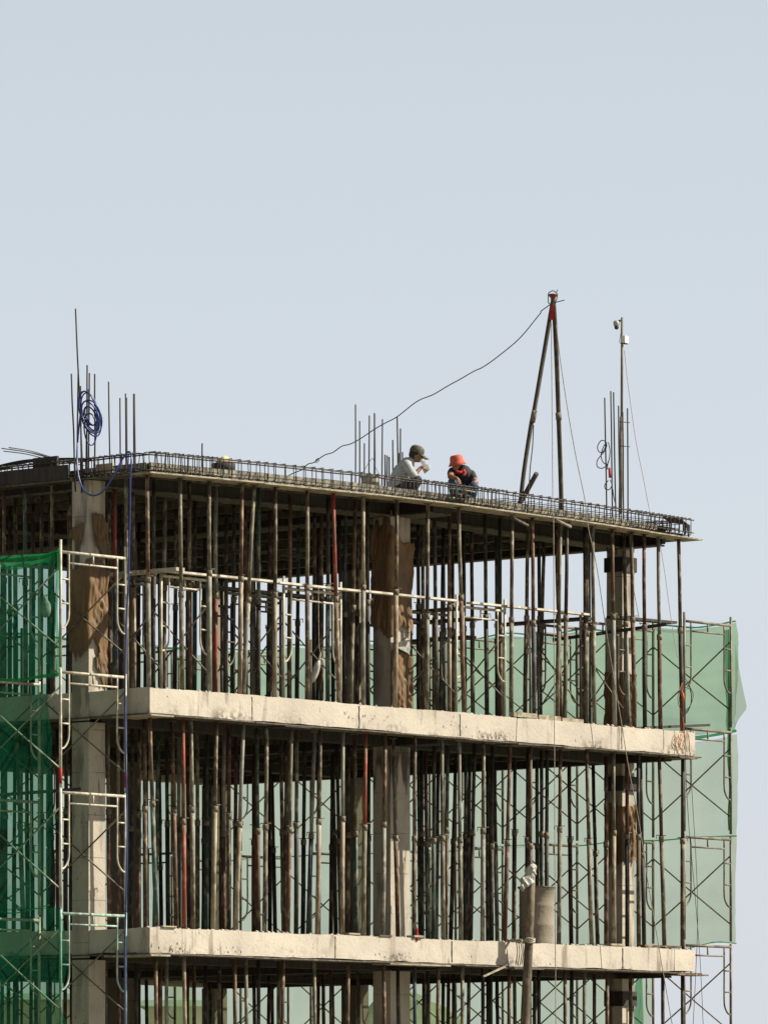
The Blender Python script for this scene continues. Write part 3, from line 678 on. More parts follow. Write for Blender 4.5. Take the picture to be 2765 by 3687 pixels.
def brace(e, a, b, mat='galvdull'): MB().tube([a, (a+b)/2+Vector((0, 0, -.01)), b], .0115, 6).build('cross_brace', mat, e)
def pl(u, v): w_ = W(u, v, 0); return (w_.x, w_.y)

LB = [8.50, 6.81, 5.12, 3.42, 1.72]
# left scaffold, outside the shaded facade
ls = empty('scaffolding', W(-.7, 1.2, -ZC), 'cream and teal steel frame scaffold standing outside the shaded left side', 'scaffolding')
vA = .39; uA = u_at(218, vA); uB = u_at(452, vA)
for i, z in enumerate(LB):
    frame(ls, pl(uA, vA), pl(uB, vA), z, 'teal' if i >= 3 else 'galv', top=.17 if i == 0 else .05, redband=(i == 2))
    for vv in (2.1, 3.9):
        frame(ls, pl(uA, vv), pl(uB, vv), z-.02, 'galvdull' if vv > 3 else 'galv', top=.17 if i == 0 else .05)
    for (v0, v1) in ((vA, 2.1), (2.1, 3.9)):
        for uu in (uA, uB):
            brace(ls, W(uu, v0, z-.2), W(uu, v1, z-1.36), 'galv' if uu == uA else 'galvdull'); brace(ls, W(uu, v1, z-.2), W(uu, v0, z-1.36), 'galv' if uu == uA else 'galvdull')
for z in (-.0, -1.7, -3.4, -5.1):
    for vv in (vA, 2.1, 3.9): frame(ls, pl(uA, vv), pl(uB, vv), z, 'galvdull')
# right scaffold, outside the far right end
rs = empty('scaffolding', W(13.4, 5, -ZC), 'dark steel frame scaffold standing outside the far right end, carrying the pale green net', 'scaffolding')
RB = [8.46, 6.76, 5.05, 3.34, 1.63, -.08, -1.8, -3.5, -5.2]
uR0, uR1 = 12.76, 13.95
for k in range(8):
    vv = .46+1.58*k
    for i, z in enumerate(RB[:5] if k < 7 else RB[:3]):
        frame(rs, pl(uR0, vv), pl(uR1, vv), z, 'galvdull', top=.14 if i == 0 else .05)
    if k < 2:
        for z in RB[5:]: frame(rs, pl(uR0, vv), pl(uR1, vv), z, 'galvdull')
    if k < 7:
        for i, z in enumerate(RB[:5]):
            for uu in ((uR0, uR1) if 1 <= k < 4 else (uR1,)):
                brace(rs, W(uu, vv, z-.25), W(uu, vv+1.58, z-1.35)); brace(rs, W(uu, vv+1.58, z-.25), W(uu, vv, z-1.35))
# back scaffold
bs = empty('scaffolding', W(6, 11.4, -ZC), 'steel frame scaffold standing behind the building, seen between the props', 'scaffolding')
for k in range(8):
    uu = -.8+1.83*k
    for i, z in enumerate((8.5, 6.8, 5.1, 3.4)):
        frame(bs, pl(uu, 10.75), pl(uu, 11.95), z, 'galvdull', top=.14 if i == 0 else .05)
        if k < 7:
            brace(bs, W(uu, 11.95, z-.25), W(uu+1.83, 11.95, z-1.35)); brace(bs, W(uu+1.83, 11.95, z-.25), W(uu, 11.95, z-1.35))
    MB().tube([W(uu, 10.75, 1.8), W(uu, 10.75, -ZC)], .0215, 8).build('standard', 'galvdull', bs)
    MB().tube([W(uu, 11.95, 1.8), W(uu, 11.95, -ZC)], .0215, 8).build('standard', 'galvdull', bs)
# working platforms inside the top storey
def inner_scaf(label, posts, v, mat, v2=1.75, top=.06):
    e = empty('scaffolding', W(u_at(posts[0][0], v), v, 6.66), label, 'scaffolding', 'frame scaffolds inside the top storey')
    for (x0, x1) in posts:
        ua, ub = u_at(x0, v), u_at(x1, v)
        frame(e, pl(ua, v), pl(ub, v), 8.34, mat, H=1.67, top=top)
        frame(e, pl(ua, v2), pl(ub, v2), 8.34, 'galvdull', H=1.67, top=top)
        for uu in (ua, ub):
            brace(e, W(uu, v, 8.0), W(uu, v2, 7.0)); brace(e, W(uu, v2, 8.0), W(uu, v, 7.0))
    return e
inner_scaf('cream frame scaffold behind the corner props in the top storey, under the white plank', [(580, 750)], .62, 'galv')
inner_scaf('cream frame scaffold by the hanging white bag in the top storey', [(1021, 1226)], .62, 'galv', top=.18)
inner_scaf('frame scaffold right of the middle column in the top storey, under the dark planks', [(1643, 1817)], .62, 'galv', top=.18)
inner_scaf('frame scaffold in front of the right column in the top storey', [(2090, 2250)], .9, 'galvdull', top=.14)
inner_scaf('frame scaffold deep behind the red prop in the top storey', [(905, 1010)], 2.3, 'galvdull', 3.3)
inner_scaf('frame scaffold half hidden behind the middle column in the top storey', [(1480, 1560)], 2.6, 'galvdull', 3.8)
def plank(p0, p1, wd, h, mat, label):
    single(MB().bar(p0, p1, wd, h), 'scaffold_plank', mat, label, 'plank', 'planks on the top storey scaffolds')
M['plankw'] = mottled('white_plank', (.56, .54, .47), (.36, .32, .25), 6, .45, .6)
for i, (x0, x1, lab) in enumerate(((583, 748, 'pale plank at the corner props, leftmost of the line of pale planks'), (742, 1000, 'pale plank left of the hanging white bag'), (996, 1300, 'pale plank above the hanging white bag'), (1296, 1640, 'pale plank passing in front of the middle column'), (1690, 1800, 'short pale plank on the frame right of the middle column'), (1815, 2112, 'pale plank running on toward the right column'))):
    vv = .56+.015*(i % 2)
    plank(W(u_at(x0, vv), vv, 8.405+.008*(i % 2)), W(u_at(x1, vv), vv, 8.405+.008*(i % 2)), .13, .03, 'plankw', lab)
for i, (x0, x1, uu, z, lab) in enumerate(((440, 2, .9, 8.42, 'dark plank across the left bay at platform height'), (1487, 1660, 8.35, 8.41, 'dark plank between middle column and the frame right of it'), (1500, 1720, 8.9, 8.30, 'dark plank under the other one right of the middle column'),
                                           (1800, 2120, 10.9, 8.40, 'long dark plank left of the right column'), (1480, 1700, 9.8, 8.12, 'low dark plank in the right bay of the top storey'))):
    if i == 0: a, b = W(.5, 1.9, z), W(6.3, 1.9, z)
    else: a, b = W(uu, max(.4, v_at(x1, uu)), z), W(uu, v_at(x0, uu), z)
    plank(a, b, .2, .045, 'joist', lab)
plank(W(11.3, .75, 8.44), W(13.0, .9, 8.47), .2, .04, 'plydark', 'dark plank running past the right column toward the right scaffold')
plank(P(1990, 2305, 96.5), P(2400, 2248, 96.2), .05, .05, 'plydark', 'dark beam rising behind the props left of the right column')
plank(onu(380, 2072, .9), W(.9, .25, 8.41), .18, .05, 'galv', 'pale plank from the left column to the corner prop')

# ------------------------------------------------------------------ nets
def net(name, fn, ns, nt_, mat, label, cat='safety net', fold=None):
    V = []; Fc = []
    for i in range(ns+1):
        for j in range(nt_+1): V.append(fn(i/ns, j/nt_))
    for i in range(ns):
        for j in range(nt_): Fc.append((i*(nt_+1)+j, (i+1)*(nt_+1)+j, (i+1)*(nt_+1)+j+1, i*(nt_+1)+j+1))
    mb = MB().add(V, Fc, True)
    return single(mb, name, mat, label, cat)
def folds(s, t, a): a *= 1.7; return a*N((s*9, t*1.6, 2), 1)+a*.5*N((s*30, t*3, 5), 1)+a*.3*N((s*6, t*14, 7), 1)
# right, upper green panel
def f(s, t):
    v = .42+12.2*s; zt = 8.52+.015*v-.07*abs(math.sin(math.pi*(v-.46)/1.58))-(.02 if s > 0 else 0); zb = 6.80-.05*abs(math.sin(math.pi*(v-.46)/1.58))
    z = zb+(zt-zb)*t; bul = .10*math.sin(math.pi*t)*(1-s)
    return W(14.0+folds(s, t, .05)+bul, v, z)
net('safety_net', f, 120, 26, 'netgreen', 'pale green net on the upper part of the right scaffold, beside the top storey')
# loose flap blown out past the corner post
def f(s, t):
    z = 6.80+(8.2-6.80)*t; wd = .26*(t/.2 if t < .2 else ((1-t)/.8)**1.25)
    return W(14.0+wd*s*1.0, .41-.15*s*wd, z+.10*s*(1-t)+.015*N((s*4, t*6, 1), 1))
net('net_flap', f, 10, 22, 'netgrey', 'pale loose corner of the net blown out to the right of the right scaffold', 'net flap')
def f(s, t):
    v = .42+12.4*s; ph = abs(math.sin(math.pi*(v-.46)/1.58)); zt = 6.74-.10*ph; zb = 3.38-.12*(1-ph)*0-.05*ph+.0
    zb = 3.36+.10*math.sin(2.2*v+.3)*min(1, v)
    z = zb+(zt-zb)*t
    return W(14.02+folds(s, t, .05)+.05*math.sin(math.pi*t), v, z)
net('safety_net', f, 120, 40, 'netgrey', 'tall pale grey-green net on the right scaffold, beside the middle storey')
def f(s, t):
    v = 2.28+10.5*s; zt = 3.30-.06*abs(math.sin(math.pi*(v-.46)/1.58)); zb = -1.6; z = zb+(zt-zb)*t
    return W(14.0+folds(s, t, .05), v+.10*(1-t)*0-(.18*t if s < .01 else 0), z)
net('safety_net', f, 100, 40, 'netgrey', 'pale net low on the right scaffold, behind the bottom storey')
# bunched seams and folds where panels are tied
def seam(label, pts, r, mat='netfold'):
    p = spline(pts, 8); mb = MB()
    mb.tube(p, [r*(.55+.5*abs(N((i*.37, r, len(pts)), 1))) for i in range(len(p))], 7)
    return single(mb, 'net_seam', mat, label, 'net seam', 'bunched green seams of the nets')
seam('green seam along the top edge of the right net', [W(14.02, .42+1.58*k*.5, 8.53+.015*(.42+.79*k)-(.07 if k % 2 else 0)) for k in range(0, 15)], .022)
seam('green seam between upper and middle panels of the right net', [W(14.03, .42+.79*k, 6.79-(.07 if k % 2 else 0)) for k in range(0, 15)], .04)
seam('thin green seam halfway up the middle storey net', [W(14.05, .42+.79*k, 5.08+.10*N((k, 3, 3), .9)+(.03 if k % 2 else 0)) for k in range(0, 15)], .016)
seam('thin green lower edge of the middle storey net', [W(14.04, .42+.4*k, 3.36+.10*math.sin(2.2*(.42+.4*k)+.3)*min(1, .42+.4*k)) for k in range(0, 26)], .014)
def f(s, t):
    z = 5.1+3.35*t; wd = .25+.12*N((t*6, 0, 0), 1)
    return W(13.97, .44+wd*s, z)+Vector((0, 0, 0))*s
net('net_strip', lambda s, t: W(13.94+.03*math.sin(s*9+t*4), .47+(.02+.15*max(0, t-.35)+.05*N((t*7, 1, 0), 1))*s, 5.2+3.2*t), 8, 40, 'netfold', 'dark green doubled edge of the net along the rightmost post', 'net strip')
net('net_strip', lambda s, t: W(13.94+.03*math.sin(s*9+t*4), 2.28+(.06+.28*(1-t)+.06*N((t*7, 4, 0), 1))*s-.03, 1.0+2.2*t), 8, 30, 'netfold', 'bright green gathered net edge low at the right, below the lower slab', 'net strip')
net('safety_net', lambda s, t: W(-1.4+15.3*s, 12.05+folds(s, t, .05), -1+9.75*t-.05*t*abs(math.sin(math.pi*s*8))), 110, 50, 'netback', 'pale net hung on the scaffold behind the building')
seam('green seam along the top edge of the rear net', [W(-1.4+.95*k, 12.05, 8.72-(.04 if k % 2 else 0)) for k in range(17)], .03)
# left net in three panels, hung on the outer posts
UL = uA-.045
def left_panel(edge, label, name='safety_net', off=0, top_sag=0):
    ys = [p[1] for p in edge]
    def f(s, t):
        y = ys[0]+(ys[-1]-ys[0])*(1-t)
        for k in range(len(edge)-1):
            if edge[k][1] <= y <= edge[k+1][1]+1e-6:
                q = (y-edge[k][1])/(edge[k+1][1]-edge[k][1]); xr = edge[k][0]+(edge[k+1][0]-edge[k][0])*q; break
        vr = v_at(xr, UL); v = vr+(4.4-vr)*(1-s)
        z = z_at(y, UL, vr)-top_sag*t*math.sin(math.pi*min(1, (1-s)*1.6))*.5
        return W(UL-off+folds(s*.8, t, .035), v, z)
    return net(name, f, 60, 44, 'netleft', label)
left_panel([(212, 1982), (206, 2200), (208, 2440)], 'upper panel of the dark green net at the left, beside the top storey', top_sag=.35)
left_panel([(168, 2462), (176, 2560), (190, 2640), (188, 2800), (208, 2950), (186, 3150), (178, 3275)], 'middle panel of the dark green net at the left, with a ragged right edge')
left_panel([(215, 3268), (246, 3380), (250, 3470), (232, 3560), (218, 3620), (250, 3700), (240, 3900), (236, 4300)], 'lowest panel of the dark green net at the left, bulging past the post', off=.02)
seam('bunched top seam of the left net', [onu(x, y, UL-.01) for x, y in ((212, 1980), (160, 2000), (90, 2008), (-10, 2014), (-90, 2020))], .03)
seam('bunched seam under the upper panel of the left net', [onu(x, y, UL-.02) for x, y in ((212, 2430), (150, 2436), (60, 2450), (-40, 2444), (-90, 2440))], .035)
seam('yellowish green tie between the middle and lowest left net panels', [onu(x, y, UL-.03) for x, y in ((178, 3260), (120, 3275), (40, 3290), (-60, 3270))], .014)
net('net_strip', lambda s, t: onu(200+12*s+4*math.sin(t*9), 1990+440*(1-t), UL-.02+.01*math.sin(s*7)), 6, 30, 'netfold', 'doubled dark green edge of the left net along the outer post', 'net strip')
net('net_strip', lambda s, t: onu(0+(200*s), 1990+(44+10*math.sin(s*6))*(1-t)+12*(1-s), UL-.03), 30, 5, 'netfold', 'doubled dark green top hem of the left net', 'net strip')
plank(onu(-60, 2868, UL-.05), onu(286, 2842, uB+.0), .10, .045, 'plydark', 'dark plank poking out from the left net over the frame bar')
single(MB().ball(onu(165, 2192, -.9), .075, .06, .13).ball(onu(163, 2165, -.9), .04, .04, .07), 'hanging_sack', 'sack', 'grey sack hanging behind the left green net in the top storey', 'sack')

# ------------------------------------------------------------------ tarps wrapped on the columns
def wrap(col, edges, label, side='both'):
    """edges: list of (s, ztop, zbot) with s from -1 (far left edge of shaded face) over 0 (arris) to 1"""
    u0, u1, v0, v1 = COLS[col]; V = []; Fc = []; ns = 46; nt_ = 60
    s0 = edges[0][0]; s1 = edges[-1][0]
    for i in range(ns+1):
        s = s0+(s1-s0)*i/ns
        for k in range(len(edges)-1):
            if edges[k][0] <= s <= edges[k+1][0]+1e-6:
                q = (s-edges[k][0])/(edges[k+1][0]-edges[k][0]); zt = edges[k][1]+(edges[k+1][1]-edges[k][1])*q; zb = edges[k][2]+(edges[k+1][2]-edges[k][2])*q; break
        zt += .06*N((s*4, 1, col), 1.5)+.02*N((s*14, 1, 5), 1.5); zb += .10*N((s*5, 2, col), 1.5)+.03*N((s*16, 2, 5), 1.5)
        for j in range(nt_+1):
            t = j/nt_; z = zb+(zt-zb)*t
            off = .012+.03*(N((s*1.8+z*.9, z*.9, col), 1.5)+.5)+.055*abs(N((s*4.2-z*1.2, z*.8+s*.8, col), 1.4))+.03*abs(N((s*3+z*3.2, z*2.4-s, col+3), 1.5))
            off = max(.006, off)
            bil = 1+.035*abs(s)*(1+N((s, z*1.3, col), 1.5))
            if s < 0: p = W(u0-off, v0+(v1-v0)*(-s)*bil, z)
            else: p = W(u0+(u1-u0)*s*bil, v0-off, z)
            if abs(s) < .04: p = W(u0-off*.8*(1 if s <= 0 else .4), v0-off*.8*(1 if s >= 0 else .4), z)
            V.append(p)
    for i in range(ns):
        for j in range(nt_): Fc.append((i*(nt_+1)+j, (i+1)*(nt_+1)+j, (i+1)*(nt_+1)+j+1, i*(nt_+1)+j+1))
    mb = MB().add(V, Fc, True); o = single(mb, 'column_tarp', 'tarp', label, 'tarp')
    sm = o.modifiers.new('thickness', 'SOLIDIFY'); sm.thickness = .004
    return o
def zc(y, col): u0, u1, v0, v1 = COLS[col]; return z_at(y, u0, v0)
z = lambda y: zc(y, 0)
wrap(0, [(-1.0, z(2060), z(2330)), (-.6, z(2045), z(2370)), (-.2, z(2035), z(2350)), (0, z(2020), z(2330)), (.2, z(2000), z(2280)), (.5, z(2010), z(2340)), (.8, z(2030), z(2390)), (1.0, z(2040), z(2440))], 'large torn brown tarp wrapped round the left column in the top storey')
wrap(0, [(.1, z(1845), z(1860)), (.3, z(1840), z(1960)), (.6, z(1850), z(1985)), (1.0, z(1870), z(2020))], 'narrow brown tarp strip near the head of the left column')
wrap(0, [(-1.0, z(1905), z(1935)), (-.6, z(1895), z(1945)), (-.45, z(1885), z(1978)), (-.25, z(1880), z(1930))], 'small torn brown rag on the shaded face of the left column head')
wrap(0, [(.35, z(2350), z(2400)), (.7, z(2340), z(2450)), (1.0, z(2330), z(2482))], 'brown tarp tail hanging low on the sunlit face of the left column')
z = lambda y: zc(y, 1)
wrap(1, [(-1.0, z(1900), z(2250)), (-.5, z(1890), z(2270)), (0, z(1885), z(2290)), (.5, z(1960), z(2230)), (1.0, z(1935), z(2290))], 'brown tarp round the upper half of the middle column')
wrap(1, [(.02, z(2335), z(2555)), (.4, z(2345), z(2560)), (1.0, z(2350), z(2560))], 'sunlit brown tarp on the lower half of the middle column')
z = lambda y: zc(y, 2)
wrap(2, [(-1.0, z(2425), z(2630)), (-.4, z(2415), z(2640)), (0, z(2420), z(2640)), (1.0, z(2425), z(2645))], 'brown tarp round the foot of the right column in the top storey')
wrap(2, [(-1.0, z(2900), z(3115)), (-.3, z(2900), z(3120)), (0, z(2905), z(3105)), (1.0, z(2895), z(3095))], 'brown tarp round the right column in the middle storey')
pts_ = [(1428, 2322), (1440, 2310), (1478, 2303), (1479, 2338), (1472, 2354), (1455, 2345), (1430, 2332)]
V_ = [onv(x, y, 1.10-.012*(i % 2)) for i, (x, y) in enumerate(pts_)]+[onv(x, y, 1.125) for x, y in pts_]+[onv(1455, 2326, 1.085)]
single(MB().add(V_, [(i, (i+1) % 7, 14) for i in range(7)]+[(i, 7+i, 7+(i+1) % 7, (i+1) % 7) for i in range(7)]+[(13, 12, 11, 10, 9, 8, 7)]), 'white_patch', 'white', 'torn white sheet stuck on the middle column between brown tarps', 'sheet')

# ------------------------------------------------------------------ gin pole
gp = empty('hoist_pole', onv(2025, 1890, .1), 'tall two-legged hoist made of dark pipes, standing on the sunlit roof edge', 'hoist')
ap = P(1991, 1085, 94.6)
def leg(pts, r): MB().tube(spline(pts, 5), r, 10).build('leg', 'hoistpipe', gp)
leg([P(1993, 1068, 94.6), P(1984, 1120, 94.6), P(1952, 1310, 94.5), P(1921, 1490, 94.4), P(1912, 1530, 94.4), P(1886, 1700, 94.3), P(1869, 1856, 94.2)], .034)
leg([P(1990, 1068, 94.6), P(1996, 1130, 94.65), P(2004, 1300, 94.8), P(2011, 1500, 95.0), P(2018, 1700, 95.2), P(2023, 1905, 95.3)], .036)
MB().tube([P(1925, 1478, 94.38), P(1916, 1520, 94.38)], .044, 10).build('coupler', 'pin', gp)
MB().tube([P(2010, 1486, 94.98), P(2012, 1512, 94.98)], .046, 10).build('coupler', 'pin', gp)
MB().lathe(P(1991, 1068, 94.6), [(.03, -.06), (.032, -.02), (.075, .02), (.08, .035), (.05, .045)], 14).build('head', 'rusttub', gp)
for q in ([(1974, 1056), (1980, 1050), (1990, 1046), (2000, 1051), (2006, 1056)], [(1974, 1056), (1974, 1085), (1975, 1090), (1980, 1092)], [(2006, 1056), (2006, 1070), (2001, 1084), (1996, 1092)], [(1996, 1092), (2006, 1086), (2032, 1080)], [(2004, 1050), (2007, 1042)]):
    MB().tube(spline([P(x, y, 94.5) for x, y in q], 5), .008, 5).build('tie_wire', 'cord', gp)
MB().add([P(1986, 1098, 94.5), P(1994, 1098, 94.5), P(1997, 1140, 94.5), P(1990, 1152, 94.5), P(1978, 1150, 94.5), P(1980, 1120, 94.5),
          P(1986, 1098, 94.56), P(1994, 1098, 94.56), P(1997, 1140, 94.58), P(1990, 1152, 94.6), P(1978, 1150, 94.6), P(1980, 1120, 94.58)],
         [(5, 4, 3, 2, 1, 0), (6, 7, 8, 9, 10, 11)]+[(i, (i+1) % 6, 6+(i+1) % 6, 6+i) for i in range(6)]).build('red_rag', 'redcloth', gp)
MB().tube([P(1932, 1704, 94.0), P(1885, 1790, 94.3), P(1862, 1826, 94.6)], .038, 10).build('strut', 'hoistpipe', gp)
single(MB().tube([onv(2000, 1872, -.12), onv(2054, 1897, -.08)], .024, 8), 'pipe_stub', 'galvpole', 'short pale pipe lashed under the right hoist leg', 'pipe')
single(MB().tube([onv(1848, 1866, -.10), onv(1900, 1892, -.05)], .022, 8), 'pipe_stub', 'joist', 'short timber sticking out under the left hoist leg', 'timber')
def line(pts, r, mat, label, name='rope', cat='rope', Y=None, k=10, wig=0.0):
    q = [P(p[0], p[1], p[2] if len(p) > 2 else Y) for p in pts]; s = spline(q, k)
    if wig: s = [p+Vector((wig*N(p, 3), 0, wig*N(p, 3, 5))) for p in s]
    return single(MB().tube(s, r, 5), name, mat, label, cat)
line([(1985, 1092), (1950, 1118), (1945, 1130), (1900, 1185), (1850, 1238), (1790, 1285), (1740, 1322), (1700, 1340), (1630, 1380), (1560, 1420), (1500, 1445), (1430, 1500), (1390, 1522), (1350, 1545), (1300, 1577), (1262, 1598), (1232, 1606), (1200, 1627), (1172, 1636), (1148, 1652), (1130, 1666), (1108, 1672), (1090, 1690), (1060, 1703), (1030, 1718)], .0085, 'cord',
     'dark wavy wire running from the hoist head down to the roof left of the bucket', 'guy_wire', 'wire', 94.5, wig=.012)
line([(1150, 1650), (1142, 1652), (1135, 1662), (1142, 1664), (1150, 1655)], .006, 'cord', 'small twist loop in the wavy wire', 'wire_loop', 'wire', 94.49)
line([(1985, 1152, 94.5), (1988, 1500, 94.3), (1991, 1860, 93.8), (1993, 1900, 93.6), (1996, 2600, 93.4), (1999, 3300, 93.2), (2003, 3900, 93.1)], .007, 'rope', 'pale hoist rope hanging straight down in front of both slabs')
line([(2003, 1170, 94.6), (2018, 1300, 94.6), (2048, 1500, 94.5), (2075, 1650, 94.5), (2106, 1800, 94.4), (2118, 1900, 94.3), (2150, 2050, 94.4), (2190, 2320, 94.6), (2240, 2620, 94.8), (2262, 2760, 94.8), (2300, 2960, 94.9), (2330, 3160, 94.9), (2370, 3400, 95.0), (2420, 3690, 95.0)], .007, 'rope', 'slanting pale rope from the hoist head past the right column')
line([(1921, 1530), (1918, 1600), (1914, 1640), (1908, 1700), (1900, 1850)], .009, 'cord', 'dark cord hanging beside the left hoist leg', 'cord', 'cord', 94.0)

# ------------------------------------------------------------------ camera mast
cm = empty('camera_mast', onv(2240, 1850, 1.3), 'thin dark pole with a security camera at its top, behind the right column bars', 'mast')
ub = u_at(2236, 1.3); Yc = CYW+UD[1]*ub+VD[1]*1.3
MB().tube([P(2233, 1850, Yc), P(2238, 1500, Yc)], .030, 8).build('lower_pole', 'galvpole', cm)
MB().tube([P(2238, 1520, Yc), P(2240, 1142, Yc)], .021, 8).build('upper_pole', 'galvpole', cm)
for y in (1518, 1605): MB().tube([P(2230, y, Yc-.04), P(2268, y+3, Yc-.04)], .007, 5).build('tie', 'cord', cm)
sc_ = empty('security_camera', P(2219, 1165, Yc), 'pale dome security camera with black ball, hung left of the mast top', 'camera')
MB().lathe(P(2219, 1168, Yc), [(.001, .065), (.035, .062), (.052, .03), (.045, -.005), (.042, -.02)], 18).build('housing', 'camwhite', sc_)
MB().ball(P(2219.5, 1178, Yc), .036, .036, .036).build('lens_dome', 'black', sc_)
MB().tube([P(2224, 1157, Yc), P(2231, 1154, Yc), P(2239, 1154, Yc)], .017, 8).build('bracket', 'galvpole', sc_)
q0 = P(2250, 1222, Yc)
def obox(c, ax, ay, az, mb=None):
    mb = mb or MB(); c = Vector(c); ax = Vector(ax); ay = Vector(ay); az = Vector(az)
    V = [c+ax*x+ay*y+az*z_ for z_ in (-1, 1) for x, y in ((-1, -1), (1, -1), (1, 1), (-1, 1))]
    return mb.add(V, [(3, 2, 1, 0), (4, 5, 6, 7), (0, 1, 5, 4), (1, 2, 6, 5), (2, 3, 7, 6), (3, 0, 4, 7)])
jb = empty('junction_box', q0, 'small white junction box fixed right of the camera mast', 'box')
obox(q0, (.028, -.012, 0), (.03, .06, 0), (0, 0, .056)).build('case', 'boxwhite', jb)
obox(q0+Vector((.0, 0, -.062)), (.03, -.012, 0), (.03, .06, 0), (0, 0, .006)).build('bottom_plate', 'rusttub', jb)
line([(2236, 1172), (2235, 1200), (2231, 1225), (2232, 1234), (2238, 1237)], .005, 'cord', 'short cable looping from the mast to the junction box', 'cable', 'cable', Yc-.05)
line([(2248, 1260), (2256, 1340), (2270, 1450), (2290, 1590), (2314, 1710), (2335, 1820), (2343, 1850)], .0055, 'pinkcord', 'thin pink cable running down right from the mast top', 'cable', 'cable', 95.6)
line([(2378, 1965), (2396, 2080), (2405, 2150), (2418, 2240), (2432, 2330), (2440, 2370)], .005, 'pinkcord', 'thin pink cable hanging below the roof end, right of the right column', 'cable', 'cable', 95.9)
line([(2278, 2100), (2292, 2180), (2306, 2250)], .006, 'rope', 'short slack rope right of the right column head', 'rope', 'rope', 96.2)
# looped black cable hung on the right starter bars
cb = empty('cable_coil', P(2175, 1600, 95.4), 'black looped cable with a red plug hung on the right starter bars', 'cable')
for pts in ([(2182, 1590), (2165, 1586), (2152, 1605), (2154, 1622), (2166, 1630), (2178, 1612), (2184, 1592)], [(2185, 1600), (2178, 1622), (2152, 1655), (2150, 1678), (2166, 1686), (2184, 1676), (2190, 1660)],
            [(2184, 1592), (2172, 1610), (2164, 1640), (2172, 1665), (2188, 1672)], [(2190, 1592), (2196, 1620), (2194, 1650), (2188, 1672), (2186, 1690)], [(2190, 1730), (2178, 1745), (2180, 1760), (2194, 1762), (2203, 1745), (2196, 1728)], [(2206, 1760), (2210, 1790), (2220, 1830)]):
    MB().tube(spline([P(x, y, 95.3) for x, y in pts], 6), .008, 5).build('cable_loop', 'black', cb)
MB().tube([P(2194, 1684, 95.3), P(2196, 1720, 95.3)], .02, 8).build('plug', 'redcloth', cb)

# ------------------------------------------------------------------ blue hose
hs_ = empty('hose', onu(320, 1640, -.1), 'blue water hose coiled on the left starter bars and hanging down the corner', 'hose')
Yh = 88.0
def ell(cx, cy, rx, ry, rot, k0=0, k1=1, n=26, dy=0):
    o = []
    for i in range(n+1):
        a = 2*math.pi*(k0+(k1-k0)*i/n); x = rx*math.cos(a); y = ry*math.sin(a)
        wv = 1+.05*N((a, cx, cy), 1.2)
        o.append(P(cx+(x*math.cos(rot)-y*math.sin(rot))*wv, cy+(x*math.sin(rot)+y*math.cos(rot))*wv, Yh+dy+.03*math.sin(a*2)))
    return o
for (cx, cy, rx, ry, rt, dy) in ((318, 1482, 30, 74, -.22, 0), (323, 1490, 34, 84, -.3, .03), (326, 1500, 27, 58, -.35, -.03), (328, 1506, 22, 46, -.4, .05), (330, 1500, 34, 62, -.3, -.05), (325, 1545, 22, 58, -.08, .02), (327, 1497, 17, 36, -.4, .06), (322, 1472, 27, 60, -.2, .08)):
    MB().tube(ell(cx, cy, rx, ry, rt, dy=dy), .0105, 7, caps=False).build('hose_loop', 'hose', hs_)
MB().tube(spline([P(290, 1490, Yh), P(284, 1540, Yh), P(279, 1600, 87.9), P(277, 1660, 87.7), P(284, 1720, 87.6), P(302, 1765, 87.5), P(328, 1783, 87.4), P(358, 1778, 87.3), P(385, 1752, 87.25), P(412, 1705, 87.2), P(440, 1655, 87.25), P(460, 1628, 87.3), P(470, 1630, 87.2), P(473, 1645, 87.0), P(470, 1720, 86.95), P(467, 1900, 86.95),
                  P(462, 2100, 86.95), P(455, 2240, 86.95), P(450, 2450, 86.95), P(452, 2700, 86.95), P(458, 2950, 86.95), P(455, 3200, 86.95), P(450, 3400, 86.95), P(449, 3700, 86.95), P(447, 4200, 86.95)], 8), .0125, 8).build('hose_run', 'hose', hs_)

# ------------------------------------------------------------------ bucket, tub, hat
bk = empty('bucket', onv(1334, 1760, .75), 'dusty grey plastic bucket with wire handle on the roof edge', 'bucket')
c = onv(1334, 1762, .6); Yb = c.y
prof = [(.001, -.0), (.118, 0), (.125, .01), (.141, .175), (.139, .18), (.15, .182), (.15, .20), (.137, .202), (.132, .05), (.001, .045)]
MB().lathe(c, prof, 26).build('body', 'bucket', bk)
MB().lathe(c, [(.146, .176), (.156, .18), (.156, .20), (.146, .204)], 26).build('rim', 'bucket', bk)
MB().tube(spline([c+Vector((-.145, 0, .19)), P(1318, 1682, Yb), P(1341, 1650, Yb), P(1350, 1678, Yb), c+Vector((.145, 0, .19))], 6), .004, 5).build('handle', 'cord', bk)
c = onv(804, 1697, .75)
tb = MB().lathe(c, [(.001, 0), (.16, 0), (.175, .02), (.178, .11), (.17, .112), (.165, .03), (.001, .025)], 22)
single(tb, 'mortar_tub', 'rusttub', 'dark rusty round tub standing under the straw hat on the roof', 'tub')
single(MB().lathe(c+Vector((0.02, 0, .105)), [(.155, -.004), (.158, .0), (.10, .062), (.05, .10), (.025, .118), (.001, .122)], 24), 'straw_hat', 'straw', 'pale conical straw hat resting on the dark tub behind the roof rebar', 'hat')
